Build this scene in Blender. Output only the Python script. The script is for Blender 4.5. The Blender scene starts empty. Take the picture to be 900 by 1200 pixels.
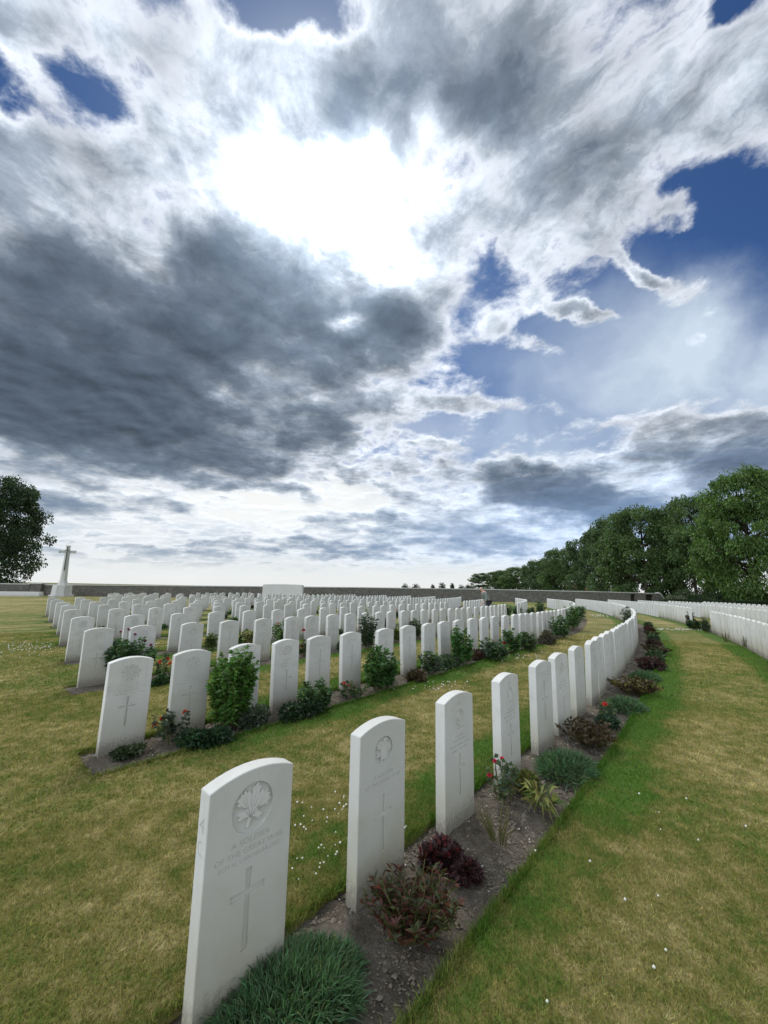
import bpy, bmesh, math, random
import numpy as np
from mathutils import Vector, Matrix, Euler
R = math.radians
rnd = random.Random(7)
rng = np.random.default_rng(11)
scene = bpy.context.scene
COL = scene.collection
F_PX, PITCH, ROLL, EYE = 470.37, R(9.647), R(-1.0354), 1.5886

# ------------------------------------------------------------------ terrain and camera geometry
def gz(y):
    """height of the lawn: level near the viewer, falling gently away to the north"""
    t = (np.asarray(y, float) - 7) / 2.0
    return -0.04 * np.where(t > 40, t, np.log1p(np.exp(np.minimum(t, 40))))

def pix_ray(u, v):
    c, s = math.cos(ROLL), math.sin(ROLL)
    a, b = u - 450, 600 - v
    X, Y = (c * a + s * b) / F_PX, (-s * a + c * b) / F_PX
    return np.array([X, math.cos(PITCH) - Y * math.sin(PITCH), math.sin(PITCH) + Y * math.cos(PITCH)])

def at(u, v, zo=0.0):
    """point of the ground (raised by zo) seen at a photograph position"""
    r = pix_ray(u, v)
    lo, hi = .1, 600
    for _ in range(60):
        m = (lo + hi) / 2
        if EYE + m * r[2] - (float(gz(m * r[1])) + zo) > 0: lo = m
        else: hi = m
    p = r * lo
    return Vector((p[0], p[1], p[2] + EYE))

def along(u, v, y):
    """point on a photograph ray at a given distance north"""
    r = pix_ray(u, v); r = r * (y / r[1])
    return Vector((r[0], r[1], r[2] + EYE))

def seen(P):
    x, y, z = P[0], P[1], P[2] - EYE
    d = y * math.cos(PITCH) + z * math.sin(PITCH); w = -y * math.sin(PITCH) + z * math.cos(PITCH)
    if d < .05: return None
    X, Y = F_PX * x / d, F_PX * w / d
    c, s = math.cos(ROLL), math.sin(ROLL)
    return 450 + c * X - s * Y, 600 - (s * X + c * Y)

# ------------------------------------------------------------------ node helpers
class NT:
    def __init__(self, tree): self.t = tree; self.n = tree.nodes; self.l = tree.links
    def node(self, typ, **kw):
        n = self.n.new(typ)
        for k, v in kw.items(): setattr(n, k, v)
        return n
    def put(self, sock, v):
        if isinstance(v, bpy.types.NodeSocket): self.l.new(v, sock)
        elif v is not None:
            if hasattr(sock.default_value, '__len__') and not hasattr(v, '__len__'): v = (v,) * len(sock.default_value)
            if sock.type == 'RGBA' and len(v) == 3: v = (*v, 1)
            sock.default_value = v
    def m(self, op, a, b=None, c=None, clamp=False):
        n = self.node('ShaderNodeMath', operation=op, use_clamp=clamp)
        for i, v in enumerate((a, b, c)):
            if v is not None: self.put(n.inputs[i], v)
        return n.outputs[0]
    def v(self, op, a, b=None, s=None):
        n = self.node('ShaderNodeVectorMath', operation=op)
        self.put(n.inputs[0], a)
        if b is not None: self.put(n.inputs[1], b)
        if s is not None: self.put(n.inputs['Scale'], s)
        return n.outputs['Value'] if op in ('DOT_PRODUCT', 'LENGTH', 'DISTANCE') else n.outputs[0]
    def comb(self, x, y, z=0.0):
        n = self.node('ShaderNodeCombineXYZ')
        for i, q in enumerate((x, y, z)): self.put(n.inputs[i], q)
        return n.outputs[0]
    def sep(self, a):
        n = self.node('ShaderNodeSeparateXYZ'); self.put(n.inputs[0], a); return n.outputs
    def step(self, x, lo, hi, a=0.0, b=1.0, kind='SMOOTHSTEP'):
        n = self.node('ShaderNodeMapRange', interpolation_type=kind)
        for i, q in enumerate((x, lo, hi, a, b)): self.put(n.inputs[i], q)
        return n.outputs[0]
    def noise(self, vec, scale, detail=4, rough=.5, dist=0.0, dim='3D', color=False, lac=2.0):
        n = self.node('ShaderNodeTexNoise', noise_dimensions=dim)
        if vec is not None: self.put(n.inputs['Vector'], vec)
        for k, q in (('Scale', scale), ('Detail', detail), ('Roughness', rough), ('Distortion', dist), ('Lacunarity', lac)): self.put(n.inputs[k], q)
        return n.outputs['Color' if color else 'Fac']
    def mix(self, f, a, b, blend='MIX'):
        n = self.node('ShaderNodeMix', data_type='RGBA', blend_type=blend, clamp_factor=True)
        self.put(n.inputs[0], f); self.put(n.inputs[6], a); self.put(n.inputs[7], b)
        return n.outputs[2]
    def ramp(self, f, stops, interp='LINEAR'):
        n = self.node('ShaderNodeValToRGB'); cr = n.color_ramp; cr.interpolation = interp
        while len(cr.elements) < len(stops): cr.elements.new(.5)
        for e, (p, c) in zip(cr.elements, stops): e.position = p; e.color = (*c, 1) if len(c) == 3 else c
        self.put(n.inputs[0], f); return n.outputs[0]
SUN_STRENGTH = 1.5
SKY_BASE, SKY_N1, SKY_N2, SKY_N3, SKY_N4 = .255, 2.3, 1.3, 1.2, .6
SKY_BACK = 2.2
SKY_TINT = (.42, .68, 1.05)
# u, v, radius u, radius v, turn (deg, counter-clockwise), thickness
SKY_THICK = [
    (70, 400, 200, 105, 0, .80), (50, 320, 110, 40, 0, .30), (330, 370, 150, 75, 0, .62), (200, 500, 240, 75, 4, .66), (430, 385, 90, 50, 0, .40), (110, 470, 120, 60, 0, .15),
    (485, 375, 50, 36, -20, .55), (545, 470, 60, 15, 10, .45), (245, 310, 70, 50, 20, .26), (420, 480, 90, 36, 0, .2),
    (620, 95, 150, 60, 12, .42), (560, 140, 80, 45, 20, .40), (800, 80, 190, 110, 0, .16), (680, 215, 130, 46, 25, .18), (430, 120, 120, 50, 0, .22), (120, 45, 150, 40, -10, .22),
    (90, 225, 110, 45, -10, .24), (330, 140, 100, 46, 30, .26), (40, 180, 80, 36, 0, .2), (245, 190, 55, 34, 0, .22), (520, 270, 60, 26, 30, .22), (480, 215, 50, 26, 40, .12),
]
SKY_FINE = [
    (330, 195, 50, 20, 20, .14), (480, 140, 60, 24, 35, .14), (160, 160, 70, 26, -30, .16), (380, 60, 90, 30, 15, .2), (250, 110, 60, 30, 40, .16), (560, 250, 70, 24, 32, .18), (640, 300, 80, 18, 32, .12),
    # gaps of blue
    (95, 122, 66, 50, 20, -.52), (5, 95, 30, 44, 0, -.8), (315, -6, 105, 34, 0, -.85), (862, 0, 36, 24, 0, -.8),
    (800, 225, 70, 34, 42, -.60), (640, 378, 50, 22, 30, -.75), (700, 338, 60, 30, 33, -.85), (760, 292, 60, 30, 35, -.75), (850, 300, 70, 46, 20, -.85), (620, 462, 140, 34, 18, -.50), (892, 255, 80, 66, 20, -.8), (570, 300, 26, 14, 30, -.25), (435, 190, 30, 22, 45, -.32), (505, 140, 22, 30, 0, -.34),
    (830, 420, 200, 60, 12, -.9), (680, 450, 110, 26, 20, -.55), (570, 500, 130, 20, 8, -.6), (500, 530, 120, 14, 5, -.3), (900, 340, 60, 80, 0, -.7),
    # bright thin parts about the sun
    (400, 240, 150, 50, -10, -.16), (230, 235, 90, 45, -20, -.20), (170, 300, 50, 30, -50, -.34), (405, 380, 30, 15, 5, -.7), (150, 230, 60, 40, 0, -.12), (570, 375, 120, 50, 28, -.14), (260, 452, 24, 9, 0, -.3),
    # wisps in the blue
    (690, 368, 46, 9, 24, .55), (745, 325, 34, 12, 24, .6), (840, 268, 34, 8, 25, .55), (790, 246, 30, 18, 30, .55), (655, 400, 40, 9, 24, .45), (830, 300, 40, 8, 22, .4), (812, 392, 26, 8, 22, .3), (720, 300, 30, 9, 35, .4),
    (640, 548, 160, 16, 14, .36), (850, 492, 120, 18, 16, .36), (600, 400, 70, 30, 28, .16), (560, 345, 60, 30, 30, .05), (560, 400, 90, 34, 25, -.24), (470, 320, 60, 30, 25, -.30), (540, 310, 70, 30, 28, -.2),
    # low banks
    (730, 600, 240, 30, 12, .52), (890, 545, 130, 42, 15, .58), (640, 570, 110, 22, 12, .35), (490, 622, 190, 18, 6, .45), (110, 588, 150, 22, 0, .45), (520, 600, 90, 16, 15, .25),
    (300, 592, 230, 26, 6, -.50), (560, 525, 150, 18, 8, -.25), (170, 652, 200, 9, 0, .22), (340, 642, 140, 7, 4, .22), (430, 556, 130, 26, 14, -.35), (300, 668, 400, 9, 0, -.2), (420, 640, 120, 9, 5, .2), (160, 632, 200, 12, 0, -.3), (178, 268, 46, 34, 0, .3), (172, 78, 50, 34, 0, .3),
]
SKY_VEIL = [(810, 435, 240, 80, 18, 1.0), (700, 470, 160, 50, 18, .5), (330, 600, 300, 50, 0, .6), (600, 520, 220, 45, 12, .75), (880, 390, 130, 60, 15, .55), (300, 600, 330, 60, 0, .9), (650, 600, 260, 60, 0, .5), (780, 340, 120, 40, 25, .15)]
# ------------------------------------------------------------------ camera
cd = bpy.data.cameras.new('camera'); cam = bpy.data.objects.new('camera', cd); COL.objects.link(cam)
cd.sensor_fit = 'HORIZONTAL'; cd.sensor_width = 36; cd.lens = F_PX / 900 * 36; cd.clip_end = 5000; cd.clip_start = .02
cam.matrix_world = Matrix.Translation((0, 0, EYE)) @ (Matrix.Rotation(R(90) + PITCH, 4, 'X') @ Matrix.Rotation(-ROLL, 4, 'Z'))
scene.camera = cam
vs = scene.view_settings; vs.view_transform = 'Standard'; vs.look = 'None'; vs.exposure = .42; vs.gamma = 1; vs.use_curve_mapping = False
scene.cycles.use_denoising = True
scene.cycles.max_bounces = 5; scene.cycles.diffuse_bounces = 3; scene.cycles.transparent_max_bounces = 6
scene.cycles.caustics_reflective = False; scene.cycles.caustics_refractive = False
try: scene.cycles.denoiser = 'OPENIMAGEDENOISE'
except Exception: pass

# ------------------------------------------------------------------ sun
SUN_D = Vector(pix_ray(385, 245)).normalized()          # the sun stands behind the brightest cloud gap
SUN_EL = math.asin(SUN_D.z); SUN_AZ = math.atan2(SUN_D.x, SUN_D.y)
sl = bpy.data.lights.new('sun', 'SUN'); sun = bpy.data.objects.new('sun', sl); COL.objects.link(sun)
sl.energy = SUN_STRENGTH; sl.angle = R(11); sl.color = (1, .95, .87)
sun.rotation_euler = SUN_D.to_track_quat('Z', 'Y').to_euler(); sun.location = (0, 0, 30)

# ------------------------------------------------------------------ sky: Nishita blue with procedural clouds, laid out over the sky's own directions
def build_sky():
    w = bpy.data.worlds.new('World'); scene.world = w; w.use_nodes = True
    T = NT(w.node_tree); T.n.clear()
    d = T.node('ShaderNodeTexCoord').outputs['Generated']
    fw = Vector(pix_ray(450, 600)).normalized(); rt = Vector((pix_ray(900, 600) - pix_ray(450, 600))).normalized(); up = rt.cross(fw)
    X, Y, Z = (T.v('DOT_PRODUCT', d, tuple(a)) for a in (rt, up, fw))
    k = T.m('DIVIDE', 2.0, T.m('MAXIMUM', T.m('ADD', Z, 1.0), .08))
    S = T.comb(T.m('MULTIPLY', X, k), T.m('MULTIPLY', Y, k), 0.0)
    dx, dy, dz = T.sep(d)
    el = T.m('MAXIMUM', dz, 0.0)
    den = T.m('ADD', el, .16)
    P = T.comb(T.m('DIVIDE', dx, den), T.m('DIVIDE', dy, den), 0.0)     # the cloud layer as a flat sheet overhead
    warp = T.v('SUBTRACT', T.noise(P, 1.6, 7, .58, color=True), (.5, .5, .5))
    warp2 = T.v('SUBTRACT', T.noise(d, 9.0, 5, .6, color=True), (.5, .5, .5))
    Sw = T.v('ADD', S, T.v('ADD', T.v('SCALE', warp, s=.20), T.v('SCALE', warp2, s=.055)))
    Sw = T.v('MULTIPLY', Sw, (1, 1, 0))
    Sf = T.v('MULTIPLY', T.v('ADD', S, T.v('ADD', T.v('SCALE', warp, s=.16), T.v('SCALE', warp2, s=.10))), (1, 1, 0))

    def stereo(u, v):
        r = Vector(pix_ray(u, v)).normalized()
        x, y, z = r.dot(rt), r.dot(up), r.dot(fw)
        return 2 * x / (1 + z), 2 * y / (1 + z)
    def blob(src, u, v, ru, rv, rot=0, soft=1.0):
        """smooth elliptical patch of sky; radii and turn given as seen in the photograph"""
        x, y = stereo(u, v)
        ex = stereo(u + 5, v); ey = stereo(u, v + 5)
        kx = math.hypot(ex[0] - x, ex[1] - y) / 5; ky = math.hypot(ey[0] - x, ey[1] - y) / 5
        kk = math.sqrt(kx * ky)
        n = T.node('ShaderNodeMapping', vector_type='TEXTURE')
        T.put(n.inputs['Vector'], src)
        n.inputs['Location'].default_value = (x, y, 0); n.inputs['Rotation'].default_value = (0, 0, R(-rot))
        n.inputs['Scale'].default_value = (ru * kk, rv * kk, 1e7)
        return T.step(T.v('LENGTH', n.outputs[0]), 1.6, .0)
    def total(src, lst, start):
        acc = start; sx, sy, _ = T.sep(src)
        for (u, v, ru, rv, rot, a) in lst:                       # one after the other: each patch waits for the sum so far
            acc = T.m('MULTIPLY_ADD', blob(T.comb(sx, sy, acc), u, v, ru, rv, rot), a, acc)
        return acc
    D = total(Sw, SKY_THICK, SKY_BASE)
    D = total(Sf, SKY_FINE, D)
    sunP = (SUN_D.x / (SUN_D.z + .16), SUN_D.y / (SUN_D.z + .16), 0.0)
    toS = T.v('NORMALIZE', T.v('SUBTRACT', sunP, P))
    Pw = T.v('ADD', P, T.v('SCALE', warp, s=.35))
    def lumps(p, q):
        f1 = T.noise(q, 3.0, 8, .57, .2)
        vo = T.node('ShaderNodeTexVoronoi', voronoi_dimensions='2D', feature='SMOOTH_F1', normalize=True)
        T.put(vo.inputs['Vector'], p); vo.inputs['Scale'].default_value = 4.2; vo.inputs['Detail'].default_value = 3.0; vo.inputs['Roughness'].default_value = .55; vo.inputs['Smoothness'].default_value = .7
        return T.m('ADD', T.m('MULTIPLY', T.m('SUBTRACT', f1, .5), SKY_N1), T.m('MULTIPLY', T.m('SUBTRACT', .42, vo.outputs['Distance']), SKY_N4))
    off = T.v('SCALE', toS, s=.055)
    lA = lumps(Pw, P); lB = lumps(T.v('ADD', Pw, off), T.v('ADD', P, off))
    relief = T.m('SUBTRACT', lA, lB)                                        # brighter where a lump faces the sun
    fb2 = T.noise(P, 7.0, 9, .66, .3)
    st = T.noise(P, .9, 6, .5)
    amp = T.step(Z, -.1, .25)
    nz = T.m('ADD', lA, T.m('MULTIPLY', T.m('SUBTRACT', fb2, .5), SKY_N2))
    rotm = T.node('ShaderNodeMapping', vector_type='TEXTURE'); T.put(rotm.inputs['Vector'], Sf)
    rotm.inputs['Rotation'].default_value = (0, 0, R(33)); rotm.inputs['Scale'].default_value = (1.0, .34, 1)
    streak = T.noise(rotm.outputs[0], 4.2, 8, .64, .3)
    side = T.step(X, -.1, .35)
    nz = T.m('ADD', T.m('MULTIPLY', nz, T.step(side, 0, 1, 1.0, .70)), T.m('MULTIPLY', T.m('SUBTRACT', streak, .5), T.m('MULTIPLY', side, SKY_N3)))
    nz = T.m('MULTIPLY', nz, T.step(D, .7, 1.4, 1.0, .6))
    nz = T.m('MULTIPLY', nz, T.step(el, .06, .32, .5, 1.0))
    D = T.m('ADD', D, nz)
    back = T.m('ADD', T.m('MULTIPLY', T.m('SUBTRACT', st, .42), 2.0), .1)       # broken cloud behind the viewer
    D = T.m('ADD', T.m('MULTIPLY', D, amp), T.m('MULTIPLY', back, T.m('SUBTRACT', 1.0, amp)))
    D = T.m('MAXIMUM', D, T.m('SUBTRACT', T.m('MULTIPLY', T.m('POWER', T.m('MAXIMUM', T.v('DOT_PRODUCT', d, tuple(SUN_D)), 0.0), 24.0), .95), .80))
    D = T.m('MULTIPLY', D, 1.0)
    # light in the clouds: thin cloud glows, most of all about the sun
    dsun = T.v('DOT_PRODUCT', d, tuple(SUN_D))
    glow = T.m('POWER', T.m('MAXIMUM', dsun, 0.0), 48.0)
    wide = T.m('POWER', T.m('MAXIMUM', dsun, 0.0), 3.0)
    lit = T.m('ADD', T.m('ADD', .80, T.m('MULTIPLY', wide, .26)), T.m('MULTIPLY', glow, 1.3))
    # unseen clouds behind the viewer brightened to light the stones, mostly from the left
    lit = T.m('ADD', lit, T.m('MULTIPLY', T.step(T.v('DOT_PRODUCT', d, tuple(Vector((-.80, -.55, .25)).normalized())), .25, .95), SKY_BACK))
    lit = T.m('ADD', lit, T.step(dsun, .1, -.6, 0.0, .45))
    # self shadow: compare thickness with a sample a little towards the sun
    cramp = T.ramp(T.m('MULTIPLY', D, .5), [(0, (.96, .98, 1)), (.10, (.97, .98, 1)), (.17, (.62, .66, .71)), (.27, (.34, .38, .43)), (.42, (.165, .20, .245)), (.60, (.098, .125, .16))])
    lit = T.m('MULTIPLY', lit, T.step(relief, -.28, .28, .74, 1.34, 'LINEAR'))
    lit = T.m('ADD', lit, T.m('MULTIPLY', T.step(el, .25, .06), T.m('MULTIPLY', wide, .60)))
    litc = T.comb(T.m('MULTIPLY', lit, .96), lit, T.m('MULTIPLY', lit, 1.05))
    cloud = T.v('MULTIPLY', cramp, litc)
    cloud = T.mix(T.step(el, .30, .04, 0.0, .62), cloud, T.mix(T.step(D, .15, .8), (.80, .84, .86), (.26, .36, .50)))
    cloud = T.mix(T.m('MULTIPLY', blob(Sf, 760, 600, 330, 75, -8), .55), cloud, T.v('MULTIPLY', cloud, (1.25, 1.48, 1.85)))
    alpha = T.step(D, -.15, .38)
    # blue sky
    ns = T.node('ShaderNodeTexSky', sky_type='NISHITA', sun_disc=False, sun_elevation=SUN_EL, sun_rotation=SUN_AZ, dust_density=.6, ozone_density=2.2, air_density=1.0)
    bg0 = T.node('ShaderNodeBackground'); T.put(bg0.inputs[0], T.v('MULTIPLY', ns.outputs[0], SKY_TINT)); bg0.inputs[1].default_value = .060
    veil = T.m('MULTIPLY', T.noise(T.v('MULTIPLY', Sf, (1.2, 1.0, 1)), 3.2, 6, .5, .6), 1.0)
    va = total(Sf, SKY_VEIL, 0.0)
    va = T.m('MULTIPLY', va, T.step(veil, .25, .7, .45, 1.0))
    va = T.m('ADD', va, T.m('MULTIPLY', T.m('POWER', T.m('MAXIMUM', dsun, 0.0), 60.0), .8), clamp=True)
    hz = T.step(el, .13, -.005)                                             # pale air at the horizon
    bgv = T.node('ShaderNodeBackground'); T.put(bgv.inputs[0], T.v('ADD', T.mix(T.step(X, -.1, .3), (.93, .95, .94), (.62, .73, .86)), T.v('SCALE', (1.0, 1.0, 1.0), s=T.m('MULTIPLY', glow, .8)))); bgv.inputs[1].default_value = 1.0
    bgh = T.node('ShaderNodeBackground'); T.put(bgh.inputs[0], (.78, .79, .785, 1)); bgh.inputs[1].default_value = 1.22
    bgc = T.node('ShaderNodeBackground'); T.put(bgc.inputs[0], cloud); bgc.inputs[1].default_value = 1.0
    def ms(f, a, b):
        n = T.node('ShaderNodeMixShader'); T.put(n.inputs[0], f); T.l.new(a.outputs[0], n.inputs[1]); T.l.new(b.outputs[0], n.inputs[2]); return n
    o = ms(va, bg0, bgv)
    o = ms(T.m('MULTIPLY', hz, .85), o, bgh)
    SCL = T.step(Z, -.05, .3, 1.0, .75)
    for b in (bg0, bgv, bgh, bgc):
        q = b.inputs[1].default_value; T.put(b.inputs[1], T.m('MULTIPLY', SCL, q))
    o = ms(T.m('MULTIPLY', alpha, T.step(dz, .0, .07, .0, 1.0)), o, bgc)
    out = T.node('ShaderNodeOutputWorld'); T.l.new(o.outputs[0], out.inputs[0])
    w.cycles.sampling_method = 'MANUAL'; w.cycles.sample_map_resolution = 512
# ------------------------------------------------------------------ object helpers
def tag(o, label=None, cat=None, group=None, kind=None):
    if label: o['label'] = label
    if cat: o['category'] = cat
    if group: o['group'] = group
    if kind: o['kind'] = kind
    return o

def empty(name, loc=(0, 0, 0), rz=0.0):
    o = bpy.data.objects.new(name, None); COL.objects.link(o); o.location = loc; o.rotation_euler = (0, 0, rz); o.empty_display_size = .1
    return o

def link(name, me, parent=None, mat=None):
    o = bpy.data.objects.new(name, me); COL.objects.link(o)
    if mat and not me.materials: me.materials.append(mat)
    if parent: o.parent = parent
    return o

def mesh_np(name, V, faces, n, mat=None, col=None, smooth=False, uv=None):
    """mesh from a vertex array and an (m, n) array of n-gons"""
    V = np.asarray(V, np.float32); Fc = np.asarray(faces, np.int32)
    me = bpy.data.meshes.new(name)
    me.vertices.add(len(V)); me.vertices.foreach_set('co', V.ravel())
    me.loops.add(Fc.size); me.loops.foreach_set('vertex_index', Fc.ravel())
    me.polygons.add(len(Fc)); me.polygons.foreach_set('loop_start', np.arange(0, Fc.size, n, dtype=np.int32))
    if smooth: me.polygons.foreach_set('use_smooth', np.ones(len(Fc), bool))
    if col is not None:
        a = me.color_attributes.new('tint', 'FLOAT_COLOR', 'POINT')
        a.data.foreach_set('color', np.concatenate([np.asarray(col, np.float32), np.ones((len(V), 1), np.float32)], 1).ravel())
    me.update(calc_edges=True)
    if mat: me.materials.append(mat)
    return me

class MB:
    """collects boxes, prisms and tubes, built as one mesh"""
    def __init__(self): self.v = []; self.f = []
    def add(self, vs, fs):
        o = len(self.v); self.v += [tuple(p) for p in vs]; self.f += [tuple(i + o for i in q) for q in fs]; return self
    def box(self, c, s, rz=0.0, top=(1, 1)):
        x, y, z = (q / 2 for q in s); a, b = top
        P = [(-x, -y, -z), (x, -y, -z), (x, y, -z), (-x, y, -z), (-x * a, -y * b, z), (x * a, -y * b, z), (x * a, y * b, z), (-x * a, y * b, z)]
        M = Matrix.Rotation(rz, 3, 'Z'); c = Vector(c)
        return self.add([M @ Vector(p) + c for p in P], [(3, 2, 1, 0), (4, 5, 6, 7), (0, 1, 5, 4), (1, 2, 6, 5), (2, 3, 7, 6), (3, 0, 4, 7)])
    def prism(self, poly, z0, z1, top=1.0):
        n = len(poly)
        self.add([(x, y, z0) for x, y in poly] + [(x * top, y * top, z1) for x, y in poly],
                 [tuple(range(n - 1, -1, -1)), tuple(range(n, 2 * n))] + [(i, (i + 1) % n, n + (i + 1) % n, n + i) for i in range(n)])
        return self
    def tube(self, pts, rad, n=8, cap=True):
        pts = [Vector(p) for p in pts]; rad = list(rad) if hasattr(rad, '__len__') else [rad] * len(pts)
        vs, fs = [], []
        for i, p in enumerate(pts):
            t = (pts[min(i + 1, len(pts) - 1)] - pts[max(i - 1, 0)]).normalized()
            u = t.cross(Vector((0, 0, 1)) if abs(t.z) < .9 else Vector((1, 0, 0))).normalized(); w = t.cross(u)
            vs += [p + (u * math.cos(a) + w * math.sin(a)) * rad[i] for a in (2 * math.pi * k / n for k in range(n))]
        for i in range(len(pts) - 1):
            fs += [(i * n + k, i * n + (k + 1) % n, (i + 1) * n + (k + 1) % n, (i + 1) * n + k) for k in range(n)]
        if cap: fs += [tuple(range(n - 1, -1, -1)), tuple(range((len(pts) - 1) * n, len(pts) * n))]
        return self.add(vs, fs)
    def mesh(self, name, mat=None, bevel=0.0, seg=1, smooth=False):
        me = bpy.data.meshes.new(name); me.from_pydata(self.v, [], self.f)
        bm = bmesh.new(); bm.from_mesh(me); bmesh.ops.recalc_face_normals(bm, faces=bm.faces)
        if bevel: bmesh.ops.bevel(bm, geom=[e for e in bm.edges if len(e.link_faces) == 2 and e.calc_face_angle(0) > .5], offset=bevel, segments=seg, affect='EDGES', profile=.6)
        for f in bm.faces: f.smooth = smooth
        bm.to_mesh(me); bm.free()
        if mat: me.materials.append(mat)
        return me
    def build(self, name, mat=None, parent=None, **k): return link(name, self.mesh(name, mat, **k), parent)

# ------------------------------------------------------------------ materials
def material(name, fn, rough=.8, spec=.3, trans=0.0):
    m = bpy.data.materials.new(name); m.use_nodes = True
    T = NT(m.node_tree); T.n.clear()
    b = T.node('ShaderNodeBsdfPrincipled'); b.inputs['Roughness'].default_value = rough; b.inputs['Specular IOR Level'].default_value = spec
    out = T.node('ShaderNodeOutputMaterial')
    r = fn(T)
    c, h = r if isinstance(r, tuple) and len(r) == 2 and isinstance(r[1], tuple) else (r, None)
    T.put(b.inputs['Base Color'], c)
    if h:
        bp = T.node('ShaderNodeBump'); T.put(bp.inputs['Height'], h[0]); bp.inputs['Strength'].default_value = h[1]; bp.inputs['Distance'].default_value = h[2]
        T.l.new(bp.outputs[0], b.inputs['Normal'])
    if trans:
        tl = T.node('ShaderNodeBsdfTranslucent'); T.put(tl.inputs[0], T.v('MULTIPLY', c, (1.15, 1.3, .6)))
        mx = T.node('ShaderNodeMixShader'); mx.inputs[0].default_value = trans
        T.l.new(b.outputs[0], mx.inputs[1]); T.l.new(tl.outputs[0], mx.inputs[2]); T.l.new(mx.outputs[0], out.inputs[0])
    else: T.l.new(b.outputs[0], out.inputs[0])
    return m

def wpos(T): return T.node('ShaderNodeNewGeometry').outputs['Position']
def opos(T): return T.node('ShaderNodeTexCoord').outputs['Object']
def tint(T): return T.node('ShaderNodeAttribute', attribute_name='tint').outputs['Color']
def oinfo(T): return T.node('ShaderNodeObjectInfo').outputs['Random']

CEN = (-60.0, 56.0)                                   # the rows are arcs about one far centre
ROW_R = {'a': 80.46, 'b': 77.5, 'c': 74.6, 'd': 72.2, 'e': 69.6, 'f': 67.2, 'g': 64.8, 'h': 62.3, 'i': 59.2}
OUT_R = {'p': 83.15, 'q': 85.75, 'r': 88.3, 's': 90.9}
BED_IN, BED_OUT = .15, .50

def stone_col(T):
    p = opos(T); w = wpos(T); r = oinfo(T)
    q = T.v('ADD', p, T.comb(T.m('MULTIPLY', r, 37.0), T.m('MULTIPLY', r, 11.0), 0.0))
    n1 = T.noise(q, 5, 5, .6); n2 = T.noise(q, 60, 4, .6)
    z = T.sep(p)[2]
    c = T.mix(T.step(n1, .35, .7), (.63, .62, .585), (.54, .53, .49))
    c = T.mix(T.m('MULTIPLY', r, .6), c, (.46, .46, .42))
    # algae and rain splash low on the stone, lichen specks
    low = T.m('MULTIPLY', T.step(T.m('ADD', z, T.m('MULTIPLY', T.m('SUBTRACT', n1, .5),   .55)), .48, .02), T.step(r, 0, 1, .55, .95, 'LINEAR'))
    c = T.mix(low, c, (.37, .35, .255))
    splash = T.m('MULTIPLY', T.step(T.m('ADD', z, T.m('MULTIPLY', T.m('SUBTRACT', n2, .5), .22)), .13, .0), .8)
    c = T.mix(splash, c, (.20, .18, .14))
    run = T.noise(T.v('MULTIPLY', q, (26, 26, 1.4)), 1.0, 4, .6)
    c = T.mix(T.m('MULTIPLY', T.step(run, .55, .8), .35), c, (.40, .40, .36))
    c = T.mix(T.m('MULTIPLY', T.step(n2, .62, .75), .25), c, (.36, .36, .33))
    return c, (n2, .12, .004)
M = {}
M['stone'] = material('portland_stone', stone_col, .85, .25)
M['letters'] = material('shaded_letters', lambda T: T.mix(T.noise(opos(T), 40, 3), (.36, .36, .33), (.44, .44, .41)), .9, .2)  # darker than the stone: the shade of carved lines put into the colour

def lawn_col(T):
    p = wpos(T)
    rel = T.v('SUBTRACT', p, (CEN[0], CEN[1], 0)); rel = T.v('MULTIPLY', rel, (1, 1, 0))
    rad = T.v('LENGTH', rel)
    ang = T.m('ARCTAN2', T.sep(rel)[1], T.sep(rel)[0])
    n0 = T.noise(p, .22, 4, .55); n1 = T.noise(p, 1.1, 5, .6); n2 = T.noise(p, 7, 4, .65); n3 = T.noise(p, 55, 3, .7)
    # dry straw patches on the walks, greener against the watered beds
    f = T.m('ADD', T.m('MULTIPLY', T.m('SUBTRACT', n0, .5), 1.1), T.m('MULTIPLY', T.m('SUBTRACT', n1, .5), 1.3))
    f = T.m('ADD', f, T.m('MULTIPLY', T.m('SUBTRACT', n2, .5), 1.5))
    wet = 0.0
    for r in list(ROW_R.values()) + list(OUT_R.values()):
        o = T.m('SUBTRACT', rad, r)
        a = T.m('MULTIPLY', T.step(o, .35, .55), T.step(o, 1.05, .70)); b = T.m('MULTIPLY', T.step(o, -.75, -.45), T.step(o, .0, -.15))
        wet = T.m('ADD', wet, T.m('MAXIMUM', a, b))
    wet = T.m('MULTIPLY', wet, T.step(ang, -.742, -.700))
    f = T.m('SUBTRACT', T.m('ADD', f, .59), T.m('MULTIPLY', wet, T.step(n1, .3, .7, .80, .50)))
    f = T.m('ADD', f, T.m('MULTIPLY', T.m('SUBTRACT', n3, .5), 1.2), clamp=True)
    c = T.ramp(f, [(0, (.058, .112, .014)), (.25, (.088, .116, .022)), (.48, (.142, .137, .036)), (.75, (.222, .188, .074)), (1, (.32, .265, .125))])
    return c
def lawn_full(T):
    c = lawn_col(T); p = wpos(T)
    return c, (T.noise(p, 70, 4, .7), .6, .03)
M['lawn'] = material('mown_lawn', lawn_full, .9, .15)
M['blade'] = material('grass_blades', lambda T: T.v('MULTIPLY', lawn_col(T), tint(T)), .7, .25, trans=.25)
def soil_col(T):
    p = wpos(T); n1 = T.noise(p, 9, 5, .65); n2 = T.noise(p, 90, 4, .7)
    c = T.ramp(T.m('ADD', T.m('MULTIPLY', n1, .6), T.m('MULTIPLY', n2, .4)), [(.3, (.050, .040, .030)), (.48, (.125, .105, .080)), (.62, (.20, .175, .14)), (.8, (.28, .25, .20))])
    return c, (T.m('ADD', n1, n2), .9, .03)
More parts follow.
